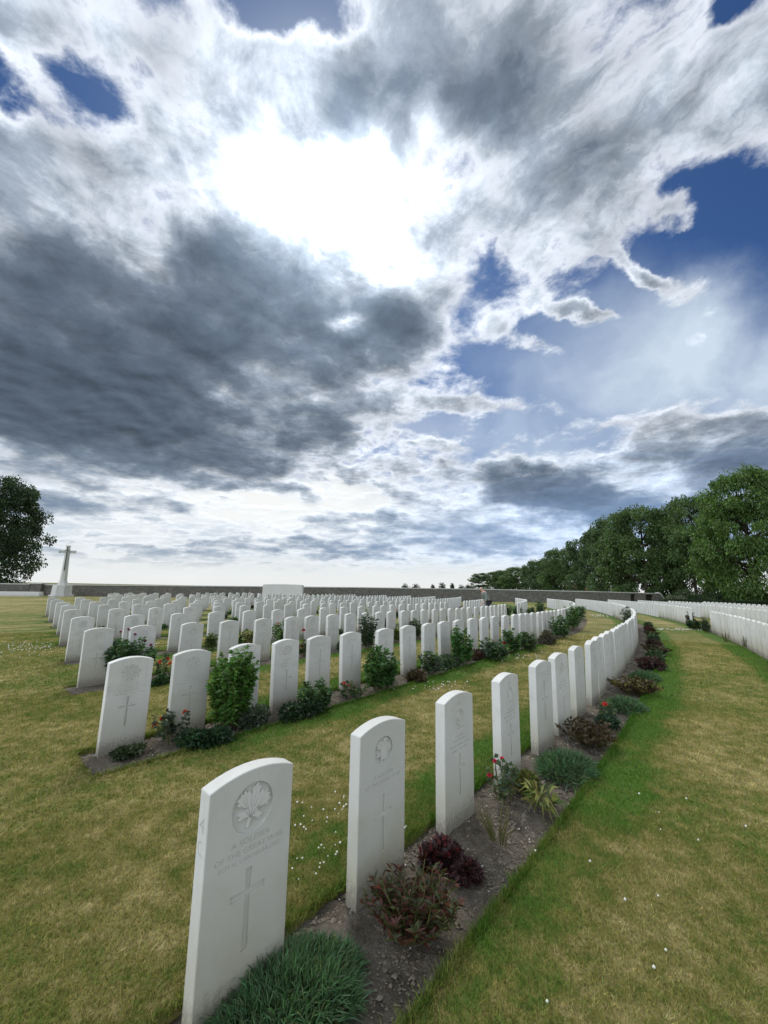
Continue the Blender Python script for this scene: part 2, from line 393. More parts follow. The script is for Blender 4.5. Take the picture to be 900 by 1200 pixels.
M['soil'] = material('bed_soil', soil_col, .95, .1)
def field_col(T):
    p = wpos(T); n = T.noise(p, .02, 5, .6); n1 = T.noise(p, .5, 5, .6)
    return T.mix(T.m('ADD', T.m('MULTIPLY', n, .7), T.m('MULTIPLY', n1, .3)), (.07, .09, .025), (.19, .165, .06))
M['field'] = material('field_grass', field_col, .95, .1)
M['leaf'] = material('leaf', lambda T: T.v('MULTIPLY', tint(T), T.mix(T.noise(wpos(T), 20, 2), (.7, .7, .7), (1.25, 1.25, 1.2))), .55, .35, trans=.28)
M['petal'] = material('petal', lambda T: tint(T), .6, .3, trans=.25)
M['bark'] = material('bark', lambda T: (T.mix(T.noise(T.v('MULTIPLY', opos(T), (6, 6, 1)), 3, 5, .7), (.035, .028, .02), (.12, .10, .075)), (T.noise(T.v('MULTIPLY', opos(T), (6, 6, 1)), 3, 5, .7), .8, .05)), .95, .1)
M['stem'] = material('stem', lambda T: T.mix(T.noise(opos(T), 30, 2), (.06, .08, .02), (.12, .10, .04)), .7, .2)
# ------------------------------------------------------------------ ground
def sstep(x, a, b):
    t = np.clip((np.asarray(x, float) - a) / (b - a), 0, 1); return t * t * (3 - 2 * t)
def bulge(r, th):
    """the second and third rows swing a little outwards towards the aisle"""
    return .62 * sstep(r, 72.4, 74.3) * (1 - sstep(r, 78.1, 80.2)) * sstep(th, R(-37.5), R(-31)) * (1 - sstep(th, R(-20), R(-14)))
def pol(r, th):
    q = r + bulge(r, th); return CEN[0] + q * np.cos(th), CEN[1] + q * np.sin(th)
def theta_of(x, y): return math.atan2(y - CEN[1], x - CEN[0])
ALL_R = {**ROW_R, **OUT_R}
LEFT = {k: R(v) for k, v in zip('abcdefghi', (-46.0, -42.22, -41.92, -41.62, -41.32, -41.0, -40.7, -40.4, -39.95))}
LEFT.update({k: R(-47) for k in 'pqrs'})
RIGHT = {k: R(v) for k, v in zip('abcdefghi', (-11.0, -12.5, -13.0, -13, -13, -13, -13, -13, -13))}
RIGHT.update({k: R(-11) for k in 'pqrs'})
# field: one sheet to the horizon
n = 60
xs = np.concatenate([-np.geomspace(2500, 12, 24), np.linspace(-10, 10, 9), np.geomspace(12, 2500, 24)])
gx, gy = np.meshgrid(xs, xs, indexing='ij'); gzv = gz(gy) - .16
idx = np.arange(gx.size).reshape(gx.shape)
fq = np.stack([idx[:-1, :-1], idx[1:, :-1], idx[1:, 1:], idx[:-1, 1:]], -1).reshape(-1, 4)
tag(link('field', mesh_np('field', np.stack([gx, gy, gzv], -1).reshape(-1, 3), fq, 4, M['field'])), kind='structure')
# lawn, with the beds cut out of it
rl = sorted(set([round(r - BED_IN, 4) for r in ALL_R.values()] + [round(r + BED_OUT, 4) for r in ALL_R.values()] + list(np.arange(24, 57.5, 2.5)) + list(np.arange(57.6, 92, .28)) + list(np.arange(92.5, 124, 2.0))))
keep = [rl[0]]
edges_r = set([round(r - BED_IN, 4) for r in ALL_R.values()] + [round(r + BED_OUT, 4) for r in ALL_R.values()])
for r in rl[1:]:
    if r - keep[-1] < .12:
        if r in edges_r and keep[-1] not in edges_r: keep[-1] = r
        elif r in edges_r: keep.append(r)
    else: keep.append(r)
rl = np.array(keep)
BED_S = {k: v - .07 / ALL_R[k] for k, v in LEFT.items()}
tl = np.array(sorted(list(np.arange(R(-75), R(-46), R(.5))) + list(np.arange(R(-46), R(-30), R(.2))) + list(np.arange(R(-30), R(26), R(.35))) + list(BED_S.values()) + list(RIGHT.values())))
tl = tl[np.concatenate([[True], np.diff(tl) > 1e-6])]
rr, tt = np.meshgrid(rl, tl, indexing='ij')
rm = (rl[:-1] + rl[1:]) / 2; tm = (tl[:-1] + tl[1:]) / 2
bed = np.zeros((len(rm), len(tm)), bool)
for k, r in ALL_R.items():
    bed |= ((rm > r - BED_IN) & (rm < r + BED_OUT))[:, None] & ((tm > BED_S[k]) & (tm < RIGHT[k]))[None, :]
wob = rng.normal(0, .006, rr.shape)
isedge = np.array([round(float(r), 4) in edges_r for r in rl])
x, y = pol(rr + np.where(isedge[:, None], wob, 0), tt)
z = gz(y)
V = np.stack([x, y, z], -1).reshape(-1, 3); idx = np.arange(rr.size).reshape(rr.shape)
q = np.stack([idx[:-1, :-1], idx[1:, :-1], idx[1:, 1:], idx[:-1, 1:]], -1)
Fq = q[~bed].reshape(-1, 4).tolist(); V = V.tolist()
# cut turf edges round the beds and the rim
low = {}
def lowv(i):
    if i not in low:
        p = V[i]; low[i] = len(V); V.append([p[0], p[1], p[2] - .15])
    return low[i]
bp = np.pad(bed, 1, constant_values=True)
for i, j in np.argwhere(~bed):
    a, b, c, d = q[i, j]
    for (di, dj), e in (((-1, 0), (d, a)), ((1, 0), (b, c)), ((0, -1), (a, b)), ((0, 1), (c, d))):
        if bp[i + 1 + di, j + 1 + dj]: Fq.append([int(e[0]), lowv(int(e[0])), lowv(int(e[1])), int(e[1])])
lawn = tag(link('lawn', mesh_np('lawn', V, np.array(Fq), 4, M['lawn'])), kind='structure')
# soil beds
def make_bed(k):
    r = ALL_R[k]; near = k in 'ab'
    t1 = RIGHT[k]; ts = [BED_S[k]]
    while ts[-1] < t1:
        xx, yy = pol(r, ts[-1]); dd = math.hypot(xx, yy)
        ts.append(ts[-1] + max(.03 if near else .12, dd * (.012 if near else .03)) / r)
    ts[-1] = t1; ts = np.array(ts); nr = 22 if near else 8
    rs = np.linspace(r - BED_IN - .02, r + BED_OUT + .02, nr)
    a, b = np.meshgrid(rs, ts, indexing='ij'); x, y = pol(a, b)
    s = (a - r - .18) / .36
    z = gz(y) - .035 + .012 * (1 - s ** 2) + rng.normal(0, .006, a.shape) + .010 * np.sin(x * 9.1 + y * 5.3) * np.sin(y * 7.7 - x * 3.1)
    id_ = np.arange(a.size).reshape(a.shape)
    f = np.stack([id_[:-1, :-1], id_[1:, :-1], id_[1:, 1:], id_[:-1, 1:]], -1).reshape(-1, 4)
    o = link('flower_bed', mesh_np('flower_bed', np.stack([x, y, z], -1).reshape(-1, 3), f, 4, M['soil'], smooth=True))
    tag(o, kind='structure')
for k in ALL_R: make_bed(k)

# ------------------------------------------------------------------ grass blades near the viewer (short mown turf)
def in_bed(x, y):
    r = np.hypot(x - CEN[0], y - CEN[1]); t = np.arctan2(y - CEN[1], x - CEN[0]); r = r - bulge(r - bulge(r, t), t); m = np.zeros(x.shape, bool)
    for k, q in ALL_R.items(): m |= (r > q - BED_IN + .004) & (r < q + BED_OUT - .004) & (t > BED_S[k]) & (t < RIGHT[k])
    return m
def scatter(n, dmin, dmax):
    """random ground points within the view fan, evenly spread over the ground"""
    d = np.sqrt(rng.uniform(dmin ** 2, dmax ** 2, n)); a = rng.uniform(-R(52), R(52), n)
    return d * np.sin(a), d * np.cos(a)
def blades(n, dmin, dmax, h, w):
    x, y = scatter(n, dmin, dmax); ok = ~in_bed(x, y); x, y = x[ok], y[ok]; n = len(x)
    z = gz(y) - .003
    ang = rng.uniform(0, 2 * np.pi, n); lean = rng.normal(0, .55, (2, n)); hh = h * rng.uniform(.5, 1.3, n); ww = w * rng.uniform(.6, 1.4, n)
    dx, dy = np.cos(ang) * ww / 2, np.sin(ang) * ww / 2
    V = np.empty((n, 3, 3)); V[:, 0] = np.stack([x - dx, y - dy, z], -1); V[:, 1] = np.stack([x + dx, y + dy, z], -1)
    V[:, 2] = np.stack([x + lean[0] * hh, y + lean[1] * hh, z + hh], -1)
    c = np.repeat(np.clip(rng.normal(1.45, .34, (n, 1)), .5, 2.5) * np.clip(rng.normal(1, .06, (n, 3)), .7, 1.3), 3, 0)
    return V.reshape(-1, 3), c
def edge_tufts(k, off, n, t1, h=.040, w=.005):
    """longer, ragged grass along the cut edge of a bed"""
    t = rng.uniform(BED_S[k], t1, n); x, y = pol(ALL_R[k] + off + rng.normal(0, .012, n) + math.copysign(.008, off), t); z = gz(y) - .004
    ang = rng.uniform(0, 2 * np.pi, n); lean = rng.normal(0, .5, (2, n)); hh = h * rng.uniform(.3, 1.3, n); ww = w * rng.uniform(.6, 1.4, n) * (1 + np.hypot(x, y) * .06)
    dx, dy = np.cos(ang) * ww / 2, np.sin(ang) * ww / 2; V = np.empty((n, 3, 3)); V[:, 0] = np.stack([x - dx, y - dy, z], -1); V[:, 1] = np.stack([x + dx, y + dy, z], -1); V[:, 2] = np.stack([x + lean[0] * hh, y + lean[1] * hh, z + hh], -1)
    return V.reshape(-1, 3), np.repeat(np.clip(rng.normal(1.2, .3, (n, 1)), .5, 2.2) * np.array([[.8, 1.0, .7]]), 3, 0)
parts = [edge_tufts('a', BED_OUT, 22000, R(-34)), edge_tufts('a', -BED_IN, 12000, R(-36)), edge_tufts('b', BED_OUT, 14000, R(-33)), edge_tufts('b', -BED_IN, 5000, R(-38)), blades(230000, 1.2, 3.6, .020, .0045), blades(260000, 3.6, 7.5, .022, .008), blades(240000, 7.5, 16, .026, .016)]
V = np.concatenate([p[0] for p in parts]); C = np.concatenate([p[1] for p in parts])
tag(link('grass', mesh_np('grass', V, np.arange(len(V)).reshape(-1, 3), 3, M['blade'], C)), kind='stuff')
# ------------------------------------------------------------------ headstones
SW, ST, SH, SC = .38, .076, .775, .813
def outline(n=12):
    rad = ((SW / 2) ** 2 + (SC - SH) ** 2) / (2 * (SC - SH)); a0 = math.asin(SW / 2 / rad)
    arc = [(rad * math.sin(a), SC - rad + rad * math.cos(a)) for a in np.linspace(a0, -a0, n)]
    return [(-SW / 2, -.12), (SW / 2, -.12)] + arc
def slab(n=12, bevel=.003):
    mb = MB(); o = outline(n); k = len(o)
    mb.add([(x, 0, z) for x, z in o] + [(x, ST, z) for x, z in o], [tuple(range(k)), tuple(range(2 * k - 1, k - 1, -1))] + [((i + 1) % k, i, k + i, k + (i + 1) % k) for i in range(k)])
    return mb.mesh('headstone', M['stone'], bevel=bevel)
def plate(polys, y0, y1):
    """flat outlines in x, z made into slabs between two depths"""
    mb = MB()
    for o in polys:
        k = len(o)
        mb.add([(x, y0, z) for x, z in o] + [(x, y1, z) for x, z in o], [tuple(range(k)), tuple(range(2 * k - 1, k - 1, -1))] + [((i + 1) % k, i, k + i, k + (i + 1) % k) for i in range(k)])
    return mb
def cut(base, cutters):
    """engrave: subtract cutter meshes from a base mesh"""
    bo = bpy.data.objects.new('tmp', base); COL.objects.link(bo); tmp = [bo]
    for c in cutters:
        co = bpy.data.objects.new('tmp', c); COL.objects.link(co); tmp.append(co)
        md = bo.modifiers.new('b', 'BOOLEAN'); md.operation = 'DIFFERENCE'; md.solver = 'EXACT'; md.object = co
    dg = bpy.context.evaluated_depsgraph_get(); dg.update()
    me = bpy.data.meshes.new_from_object(bo.evaluated_get(dg))
    for t in tmp: bpy.data.objects.remove(t)
    me.name = 'headstone'; me.materials.clear(); me.materials.append(M['stone'])
    return me
def text_mesh(lines, depth, y):
    """lines: (text, x, z, size, turned-to-side)"""
    out = MB()
    for (s, x, z, size, wid) in lines:
        c = bpy.data.curves.new('t', 'FONT'); c.body = s; c.size = size; c.align_x = 'CENTER'; c.align_y = 'CENTER'; c.extrude = depth; c.resolution_u = 3
        o = bpy.data.objects.new('t', c); COL.objects.link(o); dg = bpy.context.evaluated_depsgraph_get(); dg.update()
        me = bpy.data.meshes.new_from_object(o.evaluated_get(dg)); bpy.data.objects.remove(o)
        w = max(v.co.x for v in me.vertices) - min(v.co.x for v in me.vertices); k = wid / w if wid else 1
        out.add([(x + v.co.x * k, y - v.co.z, z + v.co.y) for v in me.vertices], [tuple(p.vertices) for p in me.polygons])
    bm = bmesh.new(); me = bpy.data.meshes.new('t'); me.from_pydata(out.v, [], out.f); bm.from_mesh(me)
    bmesh.ops.remove_doubles(bm, verts=bm.verts, dist=2e-5); bmesh.ops.recalc_face_normals(bm, faces=bm.faces)
    bm.verts.index_update(); out.v = [tuple(v.co) for v in bm.verts]; out.f = [tuple(v.index for v in f.verts) for f in bm.faces]; bm.free()
    return out
def cross_poly(z0, z1, za, half, w, grow=0.0):
    e = w * .38; w = w / 2 + grow; h = half + grow; z0 -= grow; z1 += grow
    return [(-w - e * .4, z0), (w + e * .4, z0), (w, za - w), (h, za - w - e * .3), (h, za + w + e * .3), (w, za + w), (w + e * .4, z1), (-w - e * .4, z1), (-w, za + w), (-h, za + w + e * .3), (-h, za - w - e * .3), (-w, za - w)]
def disc(r, cz, n=28, cx=0.0, sq=1.0): return [(cx + r * math.cos(a) * sq, cz + r * math.sin(a)) for a in (2 * math.pi * i / n for i in range(n))]
LEAF = [(0, 1), (.10, .80), (.20, .86), (.17, .50), (.30, .62), (.40, .66), (.42, .56), (.62, .70), (.60, .52), (.78, .54), (.72, .40), (.92, .28), (.74, .22), (.80, .08), (.52, .04), (.28, -.02), (.34, -.16), (.62, -.30), (.50, -.36), (.52, -.48), (.30, -.42), (.06, -.36)]
LEAF_F = LEAF + [(.035, -.78)] + [(-.035, -.78)] + [(-x, z) for x, z in LEAF[:0:-1]]
LEAF_TIPS = {(0, 1), (.20, .86), (.40, .66), (.62, .70), (.78, .54), (.92, .28), (.62, -.30), (.52, -.48), (.80, .08)}
def leaf_badge(r, cz, turn):
    """maple leaf in relief, ridged along its veins"""
    mb = MB(); c, s = math.cos(turn), math.sin(turn); vs = []
    for x, z in LEAF_F:
        tip = (abs(x), z) in LEAF_TIPS or (x, z) == (0, 1)
        X, Z = x * r, (z - .08) * r
        vs.append((c * X - s * Z, .0012 if tip else .0070, cz + s * X + c * Z))
    k = len(vs); vs = [(p[0], .0016, p[2]) for p in vs]
    base = [(p[0] * 1.0, .0102, p[2]) for p in vs]
    mb.add(vs + base, [tuple(range(k - 1, -1, -1))] + [(i, k + i, k + (i + 1) % k, (i + 1) % k) for i in range(k)])
    return mb
def leaf_vein_shade(r, cz, turn):  # flat dark strips, groove shade painted in by their colour
    mb = MB(); c, s = math.cos(turn), math.sin(turn)
    def P(x, z, y=.0012): X, Z = x * r, (z - .08) * r; return (c * X - s * Z, y, cz + s * X + c * Z)
    hub = (0, -.36)
    for tx, tz in ((0, .86), (.58, .62), (-.58, .62), (.80, .24), (-.80, .24), (.50, -.40), (-.50, -.40), (.24, .62), (-.24, .62), (.62, .40), (-.62, .40)):
        hx, hz = hub if abs(tx) not in (.24, .62) else (tx * .38, hub[1] + (tz - hub[1]) * .38)
        dx, dz = tx - hx, tz - hz; L = math.hypot(dx, dz); nx, nz = -dz / L * .022, dx / L * .022
        mb.add([P(hx + nx, hz + nz), P(hx - nx, hz - nz), P(tx, tz)], [(0, 1, 2)])
    return mb
def ring(mb, r0, r1, cz, y0, y1, n=28, sq=1.0):
    P = []
    for i in range(n):
        a = 2 * math.pi * i / n; c, s = math.cos(a), math.sin(a)
        P += [(r0 * c * sq, y1, cz + r0 * s), (r0 * c * sq, y0, cz + r0 * s), (r1 * c * sq, y0, cz + r1 * s), (r1 * c * sq, y1, cz + r1 * s)]
    return mb.add(P, [(4 * i + k, 4 * i + (k + 1) % 4, 4 * ((i + 1) % n) + (k + 1) % 4, 4 * ((i + 1) % n) + k) for i in range(n) for k in range(4)])
def worn_lines(seed, rows):
    """weathered, illegible lettering: rows of short flat strokes, coloured like shaded cuts"""
    g = random.Random(seed); polys = []
    for z, half, h in rows:
        x = -half
        while x < half:
            w = g.choice((.0022, .003, .006)); hh = h * g.choice((1, 1, .9, .5)); dz = g.choice((0, 0, h * .4 if hh < h * .6 else 0))
            sl = g.choice((0, 0, .003, -.003))
            polys.append([(x, z + dz), (x + w, z + dz), (x + w + sl, z + dz + hh), (x + sl, z + dz + hh)])
            x += w + g.choice((.003, .0045, .011))
    return polys
class Proto: pass
def make_proto(kind, seed=0):
    P = Proto(); P.kind = kind; P.parts = []
    body = slab(); cutters = []
    cz = dict(leaf=(.165, .450, .365, .074, .021), leafb=(.165, .44, .345, .07, .020), wreath=(.16, .42, .335, .062, .016), crest=(.19, .45, .365, .07, .014), band=(.18, .43, .335, .075, .014), tall=(.24, .62, .455, .08, .016))[kind]
    cutters.append(plate([cross_poly(*cz)], -.01, .0085).mesh('c'))
    P.parts.append(('carved_cross', plate([cross_poly(*cz, grow=-.0006)], .0082, .0088).mesh('carved_cross', M['stone'])))
    badge = None
    if kind in ('leaf', 'leafb'):
        r, z, t = (.092, .668, R(-14)) if kind == 'leaf' else (.074, .660, R(-16))
        cutters.append(plate([disc(r, z, 40)], -.01, .0105).mesh('c'))
        badge = leaf_badge(r * 1.0, z + .006, t)
        if kind == 'leafb': badge = leaf_badge(r * 1.0, z + .006, t); badge.add([(x, y - .0025, zz) for x, y, zz in [(-.030, .002, .62), (.030, .002, .615), (.034, .002, .70), (-.024, .002, .705)]], [(0, 1, 2, 3)])
    elif kind in ('wreath', 'crest', 'band'):
        z, r = (.655, .054) if kind == 'wreath' else (.668, .066) if kind == 'crest' else (.672, .062)
        badge = MB()
        if kind == 'wreath':
            cutters.append(plate([disc(r, z, 32)], -.01, .0055).mesh('c'))
            ring(badge, r * .72, r * .93, z, .001, .006); badge.add(*(lambda q: (q.v, q.f))(plate([disc(r * .45, z, 12)], .0012, .006)))
            crown = [(-.022, z + r + .012), (.022, z + r + .012), (.028, z + r + .04), (.012, z + r + .028), (0, z + r + .048), (-.012, z + r + .028), (-.028, z + r + .04)]
            cutters.append(plate([crown], -.01, .003).mesh('c'))
            scroll = [(-.05, z - r - .026), (-.03, z - r - .034), (.03, z - r - .034), (.05, z - r - .026), (.045, z - r - .012), (-.045, z - r - .012)]
            cutters.append(plate([scroll], -.01, .003).mesh('c'))
        elif kind == 'crest':
            cutters.append(plate([[(r * 1.12 * (1 + .10 * math.sin(9 * a)) * math.cos(a), z + r * 1.12 * (1 + .10 * math.sin(9 * a)) * math.sin(a)) for a in np.linspace(0, 2 * math.pi, 54, endpoint=False)]], -.01, .005).mesh('c'))
            for i in range(10):
                a = 2 * math.pi * (i + .3) / 10; lx, lz = .85 * r * math.cos(a), z + .85 * r * math.sin(a)
                badge.add(*(lambda q: (q.v, q.f))(plate([[(lx + .017 * math.cos(a + b) * (1.3 if b == 0 else 1), lz + .017 * math.sin(a + b)) for b in (0, 1.4, 2.6, 3.7, 4.9)]], .0008, .0055)))
            ring(badge, r * .36, r * .52, z, .0005, .0055, 18); badge.add(*(lambda q: (q.v, q.f))(plate([[(-.018, z - .012), (.018, z - .012), (.02, z + .012), (0, z + .022), (-.02, z + .012)]], .0015, .0055)))
        else:
            cutters.append(plate([disc(r, z, 32)], -.01, .006).mesh('c'))
            badge.add(*(lambda q: (q.v, q.f))(plate([[(-r * .8, z - .008), (r * .8, z - .008), (r * .8, z + .010), (-r * .8, z + .010)], [(-.03, z + .02), (.03, z + .02), (.02, z + .052), (-.02, z + .052)], [(-.035, z - .044), (.035, z - .044), (.045, z - .02), (-.045, z - .02)]], .001, .0065)))
    if badge: P.parts.append(('badge', badge.mesh('badge', M['stone'])))
    if kind == 'leaf': P.parts.append(('leaf_vein_shade', leaf_vein_shade(r * 1.0, z + .006, t).mesh('leaf_vein_shade', M['letters'])))
    if kind == 'leaf':
        L = [('A SOLDIER', .0, .552, .030, .170), ('OF THE GREAT WAR', 0, .518, .030, .300), ('ROYAL CAN HIGHLDRS', 0, .488, .024, .265), ('KNOWN UNTO GOD', 0, .090, .022, .210)]
    elif kind == 'leafb':
        L = [('A SOLDIER', .0, .540, .028, .160), ('OF THE GREAT WAR', 0, .508, .028, .285)]
    else: L = []
    if L:
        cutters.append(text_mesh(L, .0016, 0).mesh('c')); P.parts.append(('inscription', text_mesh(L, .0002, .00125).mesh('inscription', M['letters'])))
    if kind == 'leaf':                                  # grave number on the side of the stone
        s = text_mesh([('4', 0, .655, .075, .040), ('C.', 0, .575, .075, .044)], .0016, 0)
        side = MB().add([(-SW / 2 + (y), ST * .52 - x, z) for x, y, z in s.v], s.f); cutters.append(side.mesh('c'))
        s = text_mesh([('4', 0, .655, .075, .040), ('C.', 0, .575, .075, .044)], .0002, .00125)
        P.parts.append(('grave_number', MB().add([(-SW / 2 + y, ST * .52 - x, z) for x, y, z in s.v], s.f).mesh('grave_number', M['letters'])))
    if kind in ('wreath', 'crest', 'band'):
        rows = {'wreath': ((.530, .055, .014), (.505, .085, .014), (.475, .12, .015), (.445, .10, .014), (.062, .10, .011)), 'crest': ((.555, .07, .013), (.530, .06, .013), (.505, .09, .013), (.478, .13, .013)), 'band': ((.565, .06, .013), (.540, .05, .013), (.510, .10, .013), (.480, .12, .013))}[kind]
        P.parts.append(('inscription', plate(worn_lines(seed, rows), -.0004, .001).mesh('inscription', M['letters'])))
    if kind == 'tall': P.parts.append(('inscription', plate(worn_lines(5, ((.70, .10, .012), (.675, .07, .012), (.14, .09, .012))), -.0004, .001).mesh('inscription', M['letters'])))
    P.body = cut(body, cutters)
    return P
PROTO = {k: make_proto(k, i) for i, k in enumerate(('leaf', 'leafb', 'wreath', 'crest', 'band', 'tall'))}
PLAIN = slab(8, .004); FAR = slab(5, .0)

# where the stones stand: row, angle about the centre, kind
def th_for_u(r, u, zo=SH):
    """angle in a row at which a stone's front left top corner is seen at column u"""
    def uu(t):
        x, y = pol(r, t); x -= -math.sin(t) * SW / 2; y -= math.cos(t) * SW / 2
        s = seen((x, y, float(gz(y)) + zo)); return s[0] if s else -1e4
    lo, hi = R(-43.5), R(-29)
    for _ in range(50):
        m = (lo + hi) / 2
        if uu(m) < u: lo = m
        else: hi = m
    return lo
AISLE = (R(-28.35), R(-26.15))
spots = []                                               # (row, theta, kind)
def run(row, t0, t1, step, jit=.02, kinds=('plain',)):
    t = t0; r = ALL_R[row] if row in ALL_R else NEAR_WALL[row]
    while t < t1:
        if not (AISLE[0] < t < AISLE[1]): spots.append((row, t, rnd.choice(kinds)))
        t += step * (1 + rnd.uniform(-jit, jit)) / r
ra = ALL_R['a']
for (u, k) in zip((245.9, 422.3, 521.1, 585.6, 628.6, 652, 673, 690), ('leaf', 'leafb', 'wreath', 'wreath', 'tall', 'wreath', 'wreath', 'tall')): spots.append(('a', th_for_u(ra, u), k))
run('a', spots[-1][1] + .55 / ra, R(-11.5), .545, .01, ('wreath', 'band', 'crest'))
rb = ALL_R['b']
for (u, k) in zip((128, 205.6, 273, 324, 364, 403.5, 443.5, 474, 498, 517.5, 534, 551, 565.3, 577.6, 590, 601.7, 610, 617, 624, 630.5, 636.7, 641.7, 646, 650.5, 655.5),
                  ('crest', 'crest', 'crest', 'band', 'tall', 'tall', 'tall', 'tall', 'wreath', 'tall', 'band') + ('wreath', 'tall', 'band') * 5): spots.append(('b', th_for_u(rb, u), k))
run('b', spots[-1][1] + .6 / rb, R(-29.4), .6); run('b', AISLE[1], R(-13), .6)
rc = ALL_R['c']
for u in (100, 154, 213, 259.5, 300.4, 336, 359.5, 385, 406, 425, 441, 455, 470.6, 483.5, 495, 508, 517, 526.8, 534.5, 542, 549): spots.append(('c', th_for_u(rc, u), rnd.choice(('crest', 'band', 'wreath', 'tall'))))
run('c', spots[-1][1] + .62 / rc, R(-13.5), .62)
for k, st in zip('defghi', (.92, .95, .93, .95, .95, .97)):
    r = ALL_R[k]; t0 = LEFT[k] + SW / 2 / r
    run(k, t0, R(-34), st, .04, ('crest', 'band', 'wreath', 'tall')); run(k, R(-34) + .4 / r, R(-14), .70, .03)
for k in 'pqrs': run(k, R(-36.5), R(-12), .60 if k in 'pq' else .64, .015)
NEAR_WALL = dict(j=56.4, k=53.9, l=51.4, m=48.8)
for k, (a, b) in dict(j=(-36.6, -13), k=(-35.2, -14), l=(-34.6, -15), m=(-33, -16)).items(): run(k, R(a), R(b), .95, .03)
STONE_AT = at(331, 703)                                  # the altar stone stands here: no graves about it
ROWNAME = dict(a='nearest row', b='second row', c='third row', d='fourth row', e='fifth row', f='sixth row', g='seventh row', h='eighth row', i='ninth row', j='tenth row', k='eleventh row', l='twelfth row', m='thirteenth row',
               p='first row beyond the right-hand walk', q='second row beyond the right-hand walk', r='third row beyond the right-hand walk', s='fourth row beyond the right-hand walk')
def ordinal(n):
    w = ['first', 'second', 'third', 'fourth', 'fifth', 'sixth', 'seventh', 'eighth', 'ninth', 'tenth', 'eleventh', 'twelfth']
    if n <= 12: return w[n - 1]
    return f"{n}{'th' if 10 < n % 100 < 20 else {1: 'st', 2: 'nd', 3: 'rd'}.get(n % 10, 'th')}"
allst = []
cnt = {}
for row, t, k in spots:
    r = ALL_R.get(row) or NEAR_WALL[row]; x, y = pol(r, t); x, y = float(x), float(y); z = float(gz(y))
    if row in NEAR_WALL and (math.hypot(x - STONE_AT.x, y - STONE_AT.y) < 4.6): continue
    if row in 'hijklm' and abs(seen((x, y, z + .5))[0] - 331) < 26 and y > STONE_AT.y - 1.5: continue
    s0 = seen((x, y, z)); s1 = seen((x, y, z + SC))
    if not s0 or not s1: continue
    inside = -30 < s1[0] < 925
    cnt[row] = cnt.get(row, 0) + (1 if inside else 0)
    allst.append(dict(row=row, t=t, kind=k, p=(x, y, z), n=cnt[row], size=(s0[1] - s1[1]) * (1.0 if inside else .2), inside=inside))
allst = [s for s in allst if s['inside'] or (s['row'] in 'pq' and s['size'] > 3)]
allst.sort(key=lambda s: -s['size'])
SPECIAL = {('a', 1): 'nearest white headstone, large maple leaf in a ring above a cross, lettered', ('a', 2): 'white headstone with worn maple leaf in a ring, behind a red-brown plant',
           ('a', 3): 'white headstone with crowned round badge behind small burgundy heuchera', ('a', 4): 'white headstone with a pink rose before it, in the nearest row',
           ('a', 5): 'white headstone behind the first grassy mound up the nearest row, fifth stone', ('b', 1): 'corner headstone at the left end of the second row, wreath badge above cross',
           ('b', 2): 'headstone with wreath badge between the red rose and tall green bush', ('b', 3): 'headstone half hidden by the tall green bush in the second row',
           ('b', 4): 'headstone with banded round badge, first right of the tall green bush', ('b', 5): 'headstone with tall plain cross, next to the banded round badge one',
           ('b', 6): 'headstone with tall cross, just left of the round dark bush', ('b', 7): 'headstone half hidden by the round dark bush in the second row', ('b', 8): 'headstone with tall cross, just right of the round dark bush'}
def side_phrase(s):
    return f"white headstone, {ordinal(s['n'])} from the {'left' if s['row'] not in 'pqrs' else 'near'} end of the {ROWNAME[s['row']]}"
NAMED = 292
stone_objs = {}
for i, s in enumerate(allst[:NAMED]):
    pr = PROTO.get(s['kind']) if s['size'] > 22 and s['row'] not in 'pqrs' else None
    me = pr.body if pr else (PLAIN if s['size'] > 14 else FAR)
    o = link('headstone', me)
    o.location = s['p']; o.rotation_euler = (rnd.gauss(0, .013), rnd.gauss(0, .013), s['t'] + math.pi / 2 + rnd.gauss(0, .012))
    if s['row'] in 'ab' and s['n'] > 4: o.rotation_euler.z -= .06
    if s['row'] == 'a' and s['n'] < 5: o.rotation_euler = (0, 0, s['t'] + math.pi / 2)
    tag(o, SPECIAL.get((s['row'], s['n'])) or side_phrase(s), 'headstone', 'headstones of the ' + ROWNAME[s['row']])
    if pr and s['size'] > 34:
        for nm, pm in pr.parts: link(nm, pm, o)
    stone_objs[(s['row'], s['n'])] = o
V, Fc, base = [], [], 0
fv = np.array([v.co for v in FAR.vertices]); fp = [tuple(p.vertices) for p in FAR.polygons]
for s in allst[NAMED:]:
    a = s['t'] + math.pi / 2 + rnd.gauss(0, .012); c, sn = math.cos(a), math.sin(a); p = s['p']
    W = np.stack([p[0] + fv[:, 0] * c - fv[:, 1] * sn, p[1] + fv[:, 0] * sn + fv[:, 1] * c, p[2] + fv[:, 2]], -1)
    V += W.tolist(); Fc += [tuple(q + base for q in f) for f in fp]; base += len(fv)
if V:
    me = bpy.data.meshes.new('headstones'); me.from_pydata(V, [], Fc); me.update()
    M['stone_far'] = material('portland_stone_far', lambda T: T.mix(T.noise(wpos(T), 3, 3), (.58, .585, .56), (.48, .48, .45)), .85, .2)
    tag(link('headstones', me, None, M['stone_far']), 'far white headstones crowding the distant ends of the rows', 'headstones', kind='stuff')
print('stones', len(allst), 'named', min(NAMED, len(allst)), 'min size', allst[min(NAMED, len(allst)) - 1]['size'])
